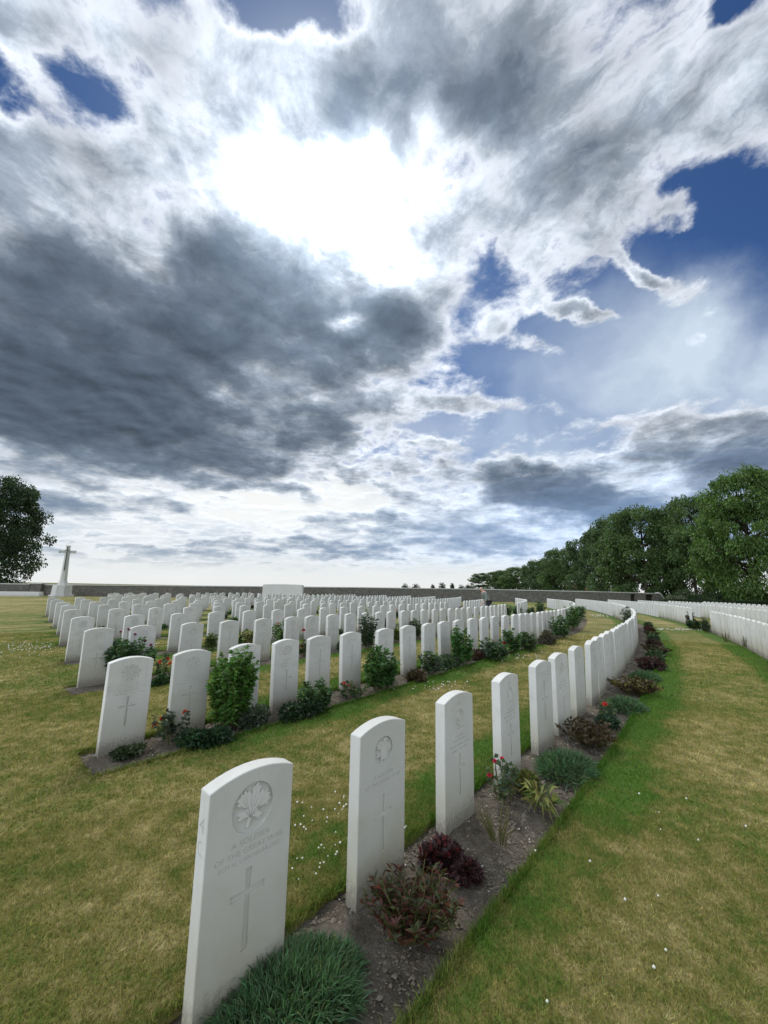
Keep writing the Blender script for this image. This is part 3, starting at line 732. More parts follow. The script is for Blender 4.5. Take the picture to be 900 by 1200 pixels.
# ------------------------------------------------------------------ boundary wall, altar stone, cross
def rubble(T):
    p = wpos(T)
    b = T.node('ShaderNodeTexBrick'); rel = T.sep(p)
    T.put(b.inputs['Vector'], T.comb(T.m('ADD', rel[0], T.m('MULTIPLY', rel[1], .6)), rel[2], 0.0))
    b.inputs['Scale'].default_value = 1.0; b.inputs['Brick Width'].default_value = .30; b.inputs['Row Height'].default_value = .11; b.inputs['Mortar Size'].default_value = .012
    b.inputs['Color1'].default_value = (.060, .055, .050, 1); b.inputs['Color2'].default_value = (.17, .15, .13, 1); b.inputs['Mortar'].default_value = (.20, .19, .17, 1)
    n = T.noise(p, 2.2, 5, .65)
    return T.mix(T.step(n, .35, .7), b.outputs[0], (.10, .10, .085)), (n, .5, .05)
M['rubble'] = material('rubble_wall', rubble, .95, .1)
M['coping'] = material('pale_coping', lambda T: T.mix(T.noise(wpos(T), 3, 5, .6), (.34, .34, .31), (.50, .50, .47)), .9, .15)
M['monument'] = material('monument_stone', lambda T: T.mix(T.noise(wpos(T), 2, 5, .65), (.40, .40, .37), (.56, .555, .52)), .9, .15)
M['bronze'] = material('dark_bronze', lambda T: T.mix(T.noise(opos(T), 8, 3), (.05, .07, .06), (.09, .10, .08)), .5, .5)
M['opening_dark'] = material('opening_shade', lambda T: T.mix(T.noise(T.v('MULTIPLY', opos(T), (20, 20, 1)), 2, 3), (.015, .013, .011), (.035, .03, .025)), .8, .2)  # near-black colour for the shade within the wall openings
M['brick'] = material('red_brick', lambda T: T.mix(T.noise(wpos(T), 1.5, 4), (.22, .085, .055), (.32, .14, .09)), .9, .15)
M['tiles'] = material('roof_tiles', lambda T: T.mix(T.noise(wpos(T), 1.5, 4), (.14, .06, .045), (.20, .09, .07)), .9, .15)

def wall_run(mb, cp, A, B, zt, thick, cop=.10, over=.05, skip=()):
    """one straight run of wall from A to B (tops given), its body into mb and its coping into cp"""
    d = (B - A); d.z = 0; L = d.length; d.normalize(); nrm = Vector((-d.y, d.x, 0))
    def slabv(m, s0, s1, z0a, z1a, z0b, z1b, t):
        P = []
        for s, z0, z1 in ((s0, z0a, z1a), (s1, z0b, z1b)):
            c = A + d * s
            for w in (-t / 2, t / 2):
                for z in (z0, z1): P.append((c.x + nrm.x * w, c.y + nrm.y * w, z))
        m.add(P, [(0, 1, 3, 2), (4, 6, 7, 5), (0, 4, 5, 1), (2, 3, 7, 6), (1, 5, 7, 3), (0, 2, 6, 4)])
    zA, zB = A.z, B.z
    top = lambda s: zA + (zB - zA) * s / L
    gr = lambda s: float(gz((A + d * s).y)) - .2
    cuts = [0] + [c for ab in skip for c in ab[:2]] + [L]
    for i in range(len(cuts) - 1):
        a, b = cuts[i], cuts[i + 1]
        gap = next((k for k in skip if k[0] == a), None)
        if gap: slabv(mb, a, b, gap[2], top(a) - cop, gap[2], top(b) - cop, thick)
        else: slabv(mb, a, b, gr(a), top(a) - cop, gr(b), top(b) - cop, thick)
    slabv(cp, -.03, L + .03, top(0) - cop, top(0), top(L) - cop, top(L), thick + over * 2)
    return d, nrm, L
W = [along(50, 684.6, 46), along(150, 685.4, 47), along(300, 686.8, 49), along(420, 688, 51), along(560, 690, 54), along(700, 693.1, 57)]
wall = empty('boundary_wall', (W[2].x, W[2].y, float(gz(W[2].y))))
tag(wall, 'long low dark rubble wall with pale coping behind the graves', 'wall')
def child_build(mb, name, mat, root, **k):
    o = mb.build(name, mat, None, **k); o.data.transform(Matrix.Translation(-root.location) if not root.rotation_euler.z else root.matrix_basis.inverted()); o.parent = root; return o
mb, cp = MB(), MB()
for a, b in zip(W[:-1], W[1:]): wall_run(mb, cp, a, b, 0, .45)
child_build(mb, 'wall_body', M['rubble'], wall); child_build(cp, 'coping', M['coping'], wall)
# entrance shelter at the right-hand end, with two openings and a swept-down end
E0, E1 = along(700, 693.1, 57), along(770, 695, 59.5); E1b = along(779, 704, 59.9)
gate = empty('entrance_wall', (E0.x, E0.y, float(gz(E0.y)))); tag(gate, 'dark stone end of the far wall with two dark doorways and a swept pale coping', 'wall')
mb, cp = MB(), MB(); L = (E1 - E0).to_2d().length; kx = L / 70.0
sk = ((36 * kx, 42 * kx, E0.z - .32), (54 * kx, 63 * kx, E0.z - .36))
E0n = E0.copy(); E0n += (E1 - E0).normalized() * .02
d, nrm, L = wall_run(mb, cp, E0n, E1, 0, .50, skip=sk)
prof = [(0, E1.z), (.25, E1.z - .04), (.5, E1.z - .30), (.8, E1.z - .75), (1.15, E1.z - 1.02), (1.5, E1.z - 1.12)]
for (s0, z0), (s1, z1) in zip(prof[:-1], prof[1:]):
    P = []; Q = []
    for s, z in ((s0, z0), (s1, z1)):
        c = E1 + d * s
        for w in (-.25, .25): P += [(c.x + nrm.x * w, c.y + nrm.y * w, float(gz(c.y)) - .2), (c.x + nrm.x * w, c.y + nrm.y * w, z - .10)]
        for w in (-.32, .32): Q += [(c.x + nrm.x * w, c.y + nrm.y * w, z - .10), (c.x + nrm.x * w, c.y + nrm.y * w, z + .12)]
    ff = [(0, 1, 3, 2), (4, 6, 7, 5), (0, 4, 5, 1), (2, 3, 7, 6), (1, 5, 7, 3), (0, 2, 6, 4)]
    mb.add(P, ff); cp.add(Q, ff)
child_build(mb, 'wall_body', M['rubble'], gate); child_build(cp, 'coping', M['coping'], gate)
for a, b, z in sk:
    c = E0n + d * (a + b) / 2 + nrm * .12; g = float(gz(c.y))
    child_build(MB().box((c.x, c.y, (g + z) / 2), (b - a - .01, .08, z - g), math.atan2(d.y, d.x)), 'opening_shade_panel', M['opening_dark'], gate)  # dark panel painted as the shade inside the opening
# left section of wall with terrace step
LW = [along(-60, 682.6, 43.5), along(36, 684.0, 45.4)]
lw = empty('terrace_wall', (LW[1].x, LW[1].y, float(gz(LW[1].y)))); tag(lw, 'left stretch of dark rubble wall above a pale stone step, ending in a pier', 'wall')
mb, cp = MB(), MB(); d, nrm, L = wall_run(mb, cp, LW[0], LW[1], 0, .45)
child_build(mb, 'wall_body', M['rubble'], lw); child_build(cp, 'coping', M['coping'], lw)
pc = along(44, 684.3, 45.7); g = float(gz(pc.y))
child_build(MB().box((pc.x, pc.y, (g - .2 + pc.z) / 2), (1.25, .8, pc.z - g + .2), .15), 'pier', M['rubble'], lw)
child_build(MB().box((pc.x, pc.y, pc.z + .05), (1.4, .95, .1), .15), 'pier_cap', M['coping'], lw)
mb = MB(); a, b = along(-60, 697, 41.5), along(48, 697, 43.5); dd = (b - a).to_2d()
for k, (off, zt) in enumerate(((0, .42), (-.45, .22))):
    c = (a + b) / 2; ang = math.atan2(dd.y, dd.x); g = float(gz(c.y)); cx, cy = c.x - math.sin(ang) * off, c.y + math.cos(ang) * off
    mb.box((cx, cy, g - .2 + (zt + .2) / 2), (dd.length + k * .5, .9, zt + .2), ang)
tag(mb.build('terrace_steps', M['monument'], None, bevel=.015), 'pale stone steps along the foot of the left wall', 'steps')
# altar stone
c = along(331.5, 700, 38); g = float(gz(c.y)); ang = R(3)
alt = empty('altar_stone', (c.x, c.y, g), ang); tag(alt, 'large pale altar shaped memorial stone on low steps at the middle of the far wall', 'memorial')
ztop = along(331.5, 684.6, 38).z - g
MB().box((0, .1, .09), (5.2, 2.4, .18)).build('step', M['monument'], alt, bevel=.01)
MB().box((0, .1, .26), (4.4, 1.8, .16)).build('step', M['monument'], alt, bevel=.01)
n = 14; o = [(-1.83, .34), (1.83, .34)] + [(1.80 * math.cos(t), ztop - .06 + .06 * math.sin(t)) for t in np.linspace(0, math.pi, n)]
k = len(o); mb = MB().add([(x, -.4, z) for x, z in o] + [(x, .45, z) for x, z in o], [tuple(range(k)), tuple(range(2 * k - 1, k - 1, -1))] + [((i + 1) % k, i, k + i, k + (i + 1) % k) for i in range(k)])
mb.build('altar_slab', M['monument'], alt, bevel=.02)
# memorial cross
c = along(71.5, 699, 44); g = float(gz(c.y)); crs = empty('memorial_cross', (c.x, c.y, g), R(28)); tag(crs, 'tall pale stone cross with bronze sword on an octagonal plinth beside the left wall', 'memorial')
zc = lambda v: along(72, v, 44).z - g
octa = lambda r: [(r * math.cos(R(22.5 + 45 * i)), r * math.sin(R(22.5 + 45 * i))) for i in range(8)]
z0, z1, z2, z3 = zc(699.5), zc(685.5), zc(683), zc(640)
MB().prism(octa(1.45), -.2, z0 + .02).build('step', M['monument'], crs, bevel=.01)
MB().prism(octa(1.12), z0 + .02, z0 + .22).build('step', M['monument'], crs, bevel=.01)
MB().prism(octa(.92), z0 + .22, z1, .93).build('plinth', M['monument'], crs, bevel=.01)
sh = MB().prism(octa(.52), z1, z2 + .3, .62); sh.prism(octa(.325), z2 + .3, z3, .60); sh.build('shaft', M['monument'], crs)
za = zc(646.5)
a = MB(); 
for s in (-1, 1): a.add(*(lambda q: (q.v, q.f))(MB().box((s * .44, 0, za), (.48, .26, .26), 0))); a.box((s * .70, 0, za), (.07, .34, .34))
a.build('cross_arm', M['monument'], crs, bevel=.008)
MB().box((0, 0, z3 + .03), (.40, .34, .08)).build('cap', M['monument'], crs, bevel=.008)
sw = MB().prism([(-.05, -.02), (.05, -.02), (.05, .02), (-.05, .02)], za - 2.0, za + .55, 1.0); sw.box((0, 0, za + .15), (.42, .05, .06)); sw.v = [(x, y - .33, z) for x, y, z in sw.v]
sw.build('bronze_sword', M['bronze'], crs)
# brick house far off behind the wall
c = along(683, 690, 150); g = float(gz(150)); hz = along(683, 685, 150).z - g
hs = empty('brick_house', (c.x, c.y, g), R(20)); tag(hs, 'red brick house showing its gable and chimney above the wall below trees', 'house')
MB().box((0, 0, (hz - 1.6) / 2), (4.4, 7, hz - 1.6)).build('walls', M['brick'], hs)
mb = MB().add([(-2.5, -3.6, hz - 1.6), (2.5, -3.6, hz - 1.6), (0, -3.6, hz), (-2.5, 3.6, hz - 1.6), (2.5, 3.6, hz - 1.6), (0, 3.6, hz)], [(0, 1, 2), (3, 5, 4), (0, 2, 5, 3), (1, 4, 5, 2), (0, 3, 4, 1)])
rf = mb.build('roof', M['brick'], hs); MB().box((1.2, -2.0, hz - .2), (.9, .7, 1.6)).build('chimney', M['brick'], rf)

# ------------------------------------------------------------------ foliage tools
def unitv(a): return a / np.maximum(np.linalg.norm(a, axis=1, keepdims=True), 1e-9)
class LeafMB:
    def __init__(self): self.V = []; self.C = []; self.n = 0
    def add(self, P, D, L, W, C, droop=.25):
        """diamond leaves: base points P along directions D; each bends down a little at its tip"""
        n = len(P); D = unitv(D); L = np.broadcast_to(L, (n,))[:, None]; Wd = np.broadcast_to(W, (n,))[:, None]
        rd = rng.normal(0, 1, (n, 3)); S = unitv(np.cross(D, rd)); 
        up = np.array([0, 0, 1.0]); mid = P + D * L * .45 + up * L * .04; tip = P + D * L - up * L * droop * rng.uniform(.2, 1, (n, 1))
        q = np.stack([P, mid + S * Wd / 2, tip, mid - S * Wd / 2], 1)
        self.V.append(q.reshape(-1, 3)); self.C.append(np.repeat(np.broadcast_to(C, (n, 3)), 4, 0)); self.n += n
        return self
    def mesh(self, name, mat):
        V = np.concatenate(self.V); C = np.concatenate(self.C)
        return mesh_np(name, V, np.arange(len(V)).reshape(-1, 4), 4, mat, np.clip(C, 0, 1))
def shades(n, base, var=.22, alt=None, p=.15):
    c = np.array(base) * np.clip(rng.normal(1, var, (n, 1)), .4, 1.9) * np.clip(rng.normal(1, .08, (n, 3)), .7, 1.3)
    if alt is not None:
        k = rng.random(n) < p; c[k] = np.array(alt) * np.clip(rng.normal(1, .2, (k.sum(), 1)), .5, 1.6)
    return c
def sphere_dirs(n):
    return unitv(rng.normal(0, 1, (n, 3)))

# ------------------------------------------------------------------ trees
def tree_proto(seed, n_limbs, n_cl, per, leaf, base, alt, crown_z0=.22, shape=1.0, r_cl=(.10, .20)):
    """a tree of unit height and unit crown width: trunk with limbs, and a crown of leaf clumps at the limb ends"""
    g = random.Random(seed); tr = MB(); cl = []
    top = .80
    tr.tube([(0, 0, -.03), (.004, 0, .05), (.01, .005, .2), (0, .01, .45), (-.01, 0, top)], [.036, .026, .022, .014, .003], 9)
    for i in range(n_limbs):
        z = g.uniform(.14, .66); a = i * 2.4 + g.uniform(-.4, .4); f = (z - .14) / .52
        ln = (.50 - .22 * f) * g.uniform(.75, 1.1) * shape; rise = g.uniform(.08, .26)
        p1 = Vector((math.cos(a) * ln * .5, math.sin(a) * ln * .5, z + rise * .6)); p2 = Vector((math.cos(a + .2) * ln, math.sin(a + .2) * ln, z + rise))
        tr.tube([(0, 0, z), p1, p2], [.012, .007, .002], 6)
        for k in range(2): cl.append(p2 + Vector((g.gauss(0, .04), g.gauss(0, .04), g.gauss(-.02, .03))))
        cl.append(p1 + Vector((g.gauss(0, .05), g.gauss(0, .05), .05)))
    while len(cl) < n_cl:
        a = g.uniform(0, 2 * math.pi); u = g.uniform(-1, 1); r = g.uniform(.55, 1.0) ** .5
        zz = crown_z0 + (1 - crown_z0) * (u * .5 + .5); w = math.sqrt(max(0.02, 1 - u * u)) ** .8 * .47 * shape
        lump = 1 + .18 * math.sin(3 * a + seed) + .12 * math.sin(5 * zz * 6 + a)
        cl.append(Vector((math.cos(a) * w * r * lump, math.sin(a) * w * r * lump, zz * .96)))
    lf = LeafMB()
    for c in cl:
        rc = g.uniform(*r_cl) * .55; n = int(per * g.uniform(.6, 1.3)); d = sphere_dirs(n); d[:, 2] *= .65
        P = np.array(c) + d * rc * (rng.random((n, 1)) ** .45)
        sh = shades(n, base, .2, alt, .15) * g.uniform(.75, 1.25)
        lf.add(P, d + rng.normal(0, .5, (n, 3)) + np.array([0, 0, -.15]), leaf * rng.uniform(.6, 1.3, n), leaf * .75 * rng.uniform(.7, 1.2, n), sh, .3)
    return tr.mesh('trunk', M['bark'], smooth=True), lf.mesh('crown', M['leaf'])
TP = [tree_proto(3, 18, 360, 190, .020, (.064, .122, .026), (.105, .17, .036), -.01, 1.0, (.09, .20)),
      tree_proto(8, 14, 190, 170, .026, (.064, .112, .034), (.09, .145, .045), .0, 1.06, (.10, .21)),
      tree_proto(15, 14, 170, 160, .027, (.062, .106, .042), (.09, .14, .055), .0, 1.04, (.09, .20)),
      tree_proto(22, 16, 330, 160, .023, (.032, .062, .024), (.05, .09, .035), -.06, 1.08, (.10, .20))]
def tree(proto, u, y, vt, uw, label, cat='tree', group='trees beyond the graves on the right', rz=0.0, vbase=None):
    b = along(u, 690, y); g = float(gz(y)); h = along(u, vt, y).z - g
    w = abs(along(u + uw / 2, 690, y).x - along(u - uw / 2, 690, y).x)
    o = empty('broadleaf_tree', (b.x, b.y, g), rz); o.scale = (w * 1.16, w * 1.16, h * 1.02)
    tag(o, label, cat, group)
    tm, cm = TP[proto]; link('trunk', tm, o); link('crown', cm, o)
    return o
tree(0, 884, 46, 553, 88, 'bright green broadleaf tree, largest and nearest, over the far right graves', rz=.4)
tree(1, 816, 60, 584, 62, 'airy dark green tree with bare trunk, second from the right edge', rz=2.0)
tree(1, 757, 66, 597, 76, 'broad dark tree rising behind the doorway end of the wall', rz=4.2)
tree(2, 722, 76, 606, 50, 'tall dark tree just left of the broadest one behind the wall', rz=1.0)
tree(2, 690, 90, 630, 42, 'thin crowned tree with gaps, above the brick house', rz=3.0)
tree(1, 662, 108, 644, 44, 'rounded tree standing to the left of the brick house', rz=5.2)
tree(2, 634, 130, 656, 40, 'mid green tree seen above the wall behind the small bushes', rz=.2)
tree(1, 607, 160, 665, 36, 'small distant tree right behind the walking man', rz=1.7)
tree(2, 572, 190, 671, 34, 'leftmost distant tree of the avenue, ending it by the open sky', rz=2.7)
tree(1, 787, 74, 606, 40, 'dark tree filling the gap between the airy tree and the broadest one', rz=5.9)
tree(2, 706, 84, 618, 40, 'dark tree partly hidden behind the two tall ones above the doorways', rz=2.2)
tree(2, 647, 140, 654, 36, 'paler tree set back behind the rounded one', rz=4.1)
tree(1, 590, 175, 669, 30, 'small round tree between the two most distant ones', rz=3.3)
tree(3, -22, 50, 560, 77, 'dark spreading tree behind the wall at the left edge', group='tree at the left', rz=.9)
# hedge and shrubs beyond the right-hand graves
def bush_mesh(name, rx, ry, rz_, n, leaf, base, alt=None, lobes=7, seed=1, var=.25):
    g = random.Random(seed); lf = LeafMB()
    for i in range(lobes):
        c = np.array([g.uniform(-.6, .6) * rx, g.uniform(-.6, .6) * ry, g.uniform(.25, .7) * rz_]); s = g.uniform(.45, .75)
        m = n // lobes; d = sphere_dirs(m); P = c + d * np.array([rx * s, ry * s, rz_ * .45]) * (rng.random((m, 1)) ** .4)
        P[:, 2] = np.maximum(P[:, 2], .01)
        lf.add(P, d + rng.normal(0, .5, (m, 3)) + np.array([0, 0, .25]), leaf * rng.uniform(.6, 1.3, m), leaf * .55 * rng.uniform(.7, 1.2, m), shades(m, base, var, alt) * g.uniform(.8, 1.2), .25)
    return lf.mesh(name, M['leaf'])
def bush_at(name, u, y, wpx, vtop, base, label, cat, group=None, alt=None, n=1500, leaf=.12, ry=.5, seed=1):
    b = along(u, 690, y); g = float(gz(y)); h = max(.3, along(u, vtop, y).z - g); w = wpx * y / F_PX / 2
    o = link(name, bush_mesh(name, w, w * ry, h, n, leaf, base, alt, 9, seed)); o.location = (b.x, b.y, g); return tag(o, label, cat, group)
DK = (.022, .045, .016)
for i, (u, y, w, v, c, l) in enumerate([(790, 47, 22, 699, (.10, .12, .075), 'pale grey green shrub beside the swept end of the wall'), (812, 50, 34, 698, DK, 'dark shrub in front of the airy tree trunk'), (800, 56, 30, 692, (.07, .10, .05), 'grey green shrub behind the dark one near the wall end'),
        (846, 48, 44, 696, DK, 'dark shrub between the two tree trunks on the right'), (880, 47, 40, 694, (.035, .06, .022), 'dark green shrub right of the nearest tree trunk'), (905, 46, 40, 692, DK, 'dark shrub at the right edge under the tree'),
        (838, 70, 50, 689, (.05, .085, .03), 'far green thicket seen between the trunks'), (885, 75, 70, 690, (.055, .09, .035), 'far green thicket at the right edge')]):
    bush_at('shrub', u, y, w, v, c, l, 'shrub', 'shrubs under the trees on the right', n=1700, leaf=.22, seed=i + 3)
a, b = along(775, 706, 44.5), along(930, 708, 41)
hl = LeafMB(); n = 7000; t = rng.random(n); d = sphere_dirs(n); P = np.stack([a.x + (b.x - a.x) * t, a.y + (b.y - a.y) * t, np.zeros(n)], -1); P += d * np.array([.5, .45, .45]) * (rng.random((n, 1)) ** .3) + np.array([0, 0, .42]); P[:, 2] = np.maximum(P[:, 2], 0) + gz(P[:, 1])
hl.add(P, d + np.array([0, 0, .3]), .16, .10, shades(n, (.016, .030, .012), .25))
tag(link('hedge', hl.mesh('hedge', M['leaf'])), 'low clipped dark hedge behind the right-hand graves', 'hedge')
for i, (u, y, w, v) in enumerate([(247, 46, 22, 696.5), (372, 47.5, 20, 695.5), (275, 46.8, 24, 697.2), (440, 49, 16, 697)]):
    bush_at('wall_shrub', u, y, w, v, DK, ['dark low shrub at the wall foot, left of the altar stone', 'dark low shrub at the wall foot, right of the altar stone', 'dark hedge clump behind the small row of graves by the altar stone', 'small dark shrub at the wall foot towards the middle'][i], 'shrub', 'shrubs at the foot of the far wall', n=900, leaf=.13, seed=20 + i)
for i, (u, w, v) in enumerate([(476, 9, 684.5), (488, 8, 684.8), (507, 5, 684.5), (518, 8, 684), (530, 4, 684.6), (541, 7, 685.5), (549, 8, 685.8)]):
    bush_at('distant_tree', u, 210, w, v, (.03, .045, .025), f"tiny distant tree on the skyline, {ordinal(i + 1)} from the left of its cluster", 'tree', 'tiny trees on the skyline', n=500, leaf=.7, seed=40 + i, ry=1)
# ------------------------------------------------------------------ plants in the beds
def scale_at(p):
    return (p.y * math.cos(PITCH) + (p.z - EYE) * math.sin(PITCH)) / F_PX
def base_at(u, v):
    p = at(u, v); return p, scale_at(p)
GREY = (.070, .140, .062); DEEP = (.040, .088, .030); MID = (.062, .130, .032); RED = (.085, .030, .020); PURP = (.045, .020, .022); BROWN = (.070, .052, .026); YEL = (.24, .24, .07); DULL = (.062, .100, .048)
def m_mound(rx, ry, h, n, ln, w, base, alt):
    lf = LeafMB(); d = sphere_dirs(n); d[:, 2] = np.abs(d[:, 2]); k = .72 + .28 * rng.random((n, 1)) ** .5
    P = d * np.array([rx, ry, h]) * k * (1 + .10 * np.sin(9 * d[:, :1] + 5 * d[:, 1:2])); P[:, 2] = np.maximum(P[:, 2] - .02, 0)
    D = d * .7 + np.array([0, 0, .45]) + rng.normal(0, .45, (n, 3))
    sh = shades(n, base, .28, alt, .08)
    lf.add(P, D, ln * rng.uniform(.6, 1.4, n), w * rng.uniform(.7, 1.3, n), sh, .35)
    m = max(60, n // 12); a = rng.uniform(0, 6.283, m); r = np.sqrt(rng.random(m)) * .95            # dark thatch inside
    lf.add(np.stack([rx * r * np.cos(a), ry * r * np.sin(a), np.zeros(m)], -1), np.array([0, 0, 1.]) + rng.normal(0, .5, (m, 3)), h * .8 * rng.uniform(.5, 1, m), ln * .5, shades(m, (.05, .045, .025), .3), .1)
    return lf.mesh('foliage', M['leaf'])
def stem_plant(rx, h, ns, per, ln, w, base, alt, flare=1.0, droop=.3, up=.5, p_alt=.15, bare=.15):
    """upright stems set with leaves; returns stem and leaf meshes and the stem tips"""
    st = MB(); lf = LeafMB(); tips = []
    for i in range(ns):
        a = rnd.uniform(0, 6.283); r = math.sqrt(rnd.random()) * rx; hh = h * rnd.uniform(.62, 1.0) * (1 - .25 * (r / rx) ** 2)
        b = Vector((r * .45 * math.cos(a), r * .45 * math.sin(a), 0)); t = Vector((r * flare * math.cos(a), r * flare * math.sin(a), hh))
        m = (b + t) / 2 + Vector((rnd.gauss(0, rx * .08), rnd.gauss(0, rx * .08), hh * .06))
        st.tube([b, m, t], [.0045, .0035, .002], 4, cap=False); tips.append(t)
        k = per; s = rng.uniform(bare, 1, k)[:, None]
        P = (1 - s) ** 2 * np.array(b) + 2 * s * (1 - s) * np.array(m) + s ** 2 * np.array(t)
        ang = rng.uniform(0, 6.283, k); D = np.stack([np.cos(ang), np.sin(ang), rng.uniform(up - .5, up + .4, k)], -1)
        lf.add(P, D, ln * rng.uniform(.6, 1.25, k) * (1.05 - .35 * s[:, 0]), w * rng.uniform(.7, 1.25, k), shades(k, base, .25, alt, p_alt) * rnd.uniform(.85, 1.15), droop)
    return st.mesh('stem', M['stem']), lf.mesh('foliage', M['leaf']), tips
def bloom(r, base):
    """double flower: whorls of cupped petals"""
    lf = LeafMB()
    for k, (n, tilt, rr) in enumerate(((6, .15, 1.0), (6, .6, .85), (5, 1.2, .7), (4, 2.2, .5))):
        a = np.arange(n) * 2 * np.pi / n + k * .5; D = np.stack([np.cos(a), np.sin(a), np.full(n, tilt)], -1)
        lf.add(np.zeros((n, 3)) + np.array([0, 0, .15 * r * k]), D, r * rr, r * .95, shades(n, base, .16), -.1)
    return lf.mesh('flower', M['petal'])
PK = (.62, .03, .10); CORAL = (.60, .07, .05); CRIM = (.42, .02, .03); PINK = (.62, .16, .22); MAUVE = (.30, .06, .18)
BL = {}
def add_flowers(root, pts, r, col):
    for p in pts:
        key = (round(r, 3), col)
        if key not in BL: BL[key] = bloom(r, col)
        f = link('flower', BL[key], root); f.location = p; f.rotation_euler = (rnd.uniform(-.5, .5), rnd.uniform(-.5, .5), rnd.uniform(0, 6))
def plant(kind, u, v, wpx, hpx, label, cat='plant', group='plants in the headstone beds', flowers=(), fcol=CORAL, fr=.022, base=None, alt=None, dens=1.0):
    p, s = base_at(u, v); w = wpx * s / 2; h = hpx * s; far = max(1.0, (s / .0045)) ** .8
    px = wpx * hpx
    h *= dict(mound=.36, spiky=.64, low=.8, heuchera=.66).get(kind, 1.0)
    name = dict(mound='cushion_plant', bush='leafy_bush', tall='tall_bush', rose='rose_bush', spiky='red_leaved_plant', heuchera='burgundy_plant', strap='yellow_leaved_plant', twig='dry_stems', low='low_plant')[kind]
    T = theta_of(p.x, p.y); rz = T + math.pi / 2
    if kind in ('mound', 'low', 'heuchera') and not flowers:
        if kind == 'mound': me = m_mound(w, w * .72, h, int(min(5200, 900 + px * .55) * dens), .055 * far ** .5 + .012, .0042 * far, base or GREY, alt or (.14, .16, .08))
        elif kind == 'low': me = bush_mesh('foliage', w, w * .7, h, int(min(3200, 500 + px * 1.2) * dens), .034 * far ** .6, base or DEEP, alt, 7, rnd.randrange(999))
        else: me = bush_mesh('foliage', w, w * .75, h, int(min(1900, 300 + px * .8) * dens), .044 * far ** .6, base or PURP, alt or (.085, .028, .030), 6, rnd.randrange(999), .35)
        me.name = name; o = link(name, me); o.location = p; o.rotation_euler.z = rz
        return tag(o, label, cat, group)
    root = empty(name, p, rz); tag(root, label, cat, group)
    if kind in ('bush', 'tall'):
        ns = int(min(46, 10 + px / 130) * dens); st, fo, tips = stem_plant(w, h, ns, int(min(100, 40 + px / 55)), (.075 if kind == 'bush' else .068) * far ** .45, .019 * far ** .6, base or MID, alt or (.09, .16, .035), 1.0, .3, .35)
    elif kind == 'rose': st, fo, tips = stem_plant(w, h, 9 if px > 600 else 7, int(16 * dens) + 4, .045 * far ** .5, .028 * far ** .6, base or DULL, alt or (.10, .13, .04), 1.0, .25, .3, .2)
    elif kind == 'spiky': st, fo, tips = stem_plant(w, h, int(46 * dens), 26, .060 * far ** .4, .013 * far ** .7, base or RED, alt or (.050, .060, .020), 1.25, .18, .75, .45, .05)
    elif kind == 'twig': st, fo, tips = stem_plant(w, h, 20, 4, .04, .004, base or (.16, .12, .06), alt or (.08, .05, .03), 1.2, .1, .8, .4, .3)
    elif kind == 'strap':
        lf = LeafMB(); n = int(60 * dens); a = rng.uniform(0, 6.283, n); r = w * rng.uniform(.0, .5, n)
        P = np.stack([r * np.cos(a), r * np.sin(a), h * rng.uniform(.15, .55, n)], -1); D = np.stack([np.cos(a), np.sin(a), rng.uniform(.2, 1.2, n)], -1)
        lf.add(P, D, w * .75 * rng.uniform(.6, 1.1, n), .024 * rng.uniform(.7, 1.3, n), shades(n, base or YEL, .25, alt or (.08, .12, .03), .35), .75); fo = lf.mesh('foliage', M['leaf'])
        st, _, tips = stem_plant(w * .6, h * .5, 10, 6, .05, .015, BROWN, (.10, .04, .03))
    elif kind in ('low', 'mound', 'heuchera'): st, fo, tips = stem_plant(w, h, 12, 22, .05 * far ** .5, .025 * far ** .6, base or DEEP, alt)
    link('foliage', fo, root); link('stem', st, root)
    if flowers:
        loc = []; Minv = Matrix.Rotation(-rz, 3, 'Z')
        for fu, fv in flowers:
            t = along(fu, fv, p.y - .02 * (fv > v - 6)); loc.append(Minv @ (t - p))
        sb = MB()
        for q in loc: sb.tube([(q.x * .3, q.y * .3, 0), (q.x * .8, q.y * .8, q.z * .6), q], [.004, .003, .0025], 4)
        link('stem', sb.mesh('stem', M['stem']), root)
        add_flowers(root, loc, fr * max(1, far ** .5), fcol)
    return root
# nearest row, from the viewer outwards
plant('mound', 338, 1184, 186, 80, 'large grey green grassy cushion at the foot of the nearest headstone', dens=1.6)
plant('spiky', 482, 1090, 96, 92, 'big red-brown leafy plant before the second headstone of the nearest row', dens=1.5)
plant('heuchera', 520, 1016, 44, 30, 'small dark burgundy plant in front of the third headstone', alt=(.12, .02, .025))
plant('heuchera', 546, 1032, 26, 22, 'smallest burgundy tuft beside the dark burgundy plant', base=(.05, .022, .024))
plant('twig', 586, 985, 52, 40, 'sparse dry twiggy stems between the burgundy plant and yellow leaves')
plant('rose', 592, 938, 42, 52, 'rose with two bright pink blooms before the fourth headstone', 'rose', flowers=[(580, 893), (588, 890), (574, 909)], fcol=PK, fr=.020)
plant('low', 618, 925, 34, 20, 'small yellow green plant behind the yellow-leaved one', base=(.12, .13, .03))
plant('strap', 634, 950, 58, 36, 'yellow leaved wilting plant at the edge of the lawn', dens=1.3)
plant('mound', 664, 902, 78, 34, 'grey green cushion by the fifth headstone', dens=1.3)
plant('spiky', 690, 872, 58, 40, 'brown dried plant just beyond the grey green cushion', base=BROWN, alt=(.06, .035, .02))
plant('low', 716, 852, 36, 12, 'low dark green plant below the coral bloom', base=(.03, .06, .03))
plant('rose', 711, 845, 26, 24, 'rose with one coral pink bloom halfway up the nearest row', 'rose', flowers=[(709, 826)], fcol=CORAL, fr=.028)
plant('mound', 733, 830, 50, 22, 'grey green cushion just beyond the coral rose')
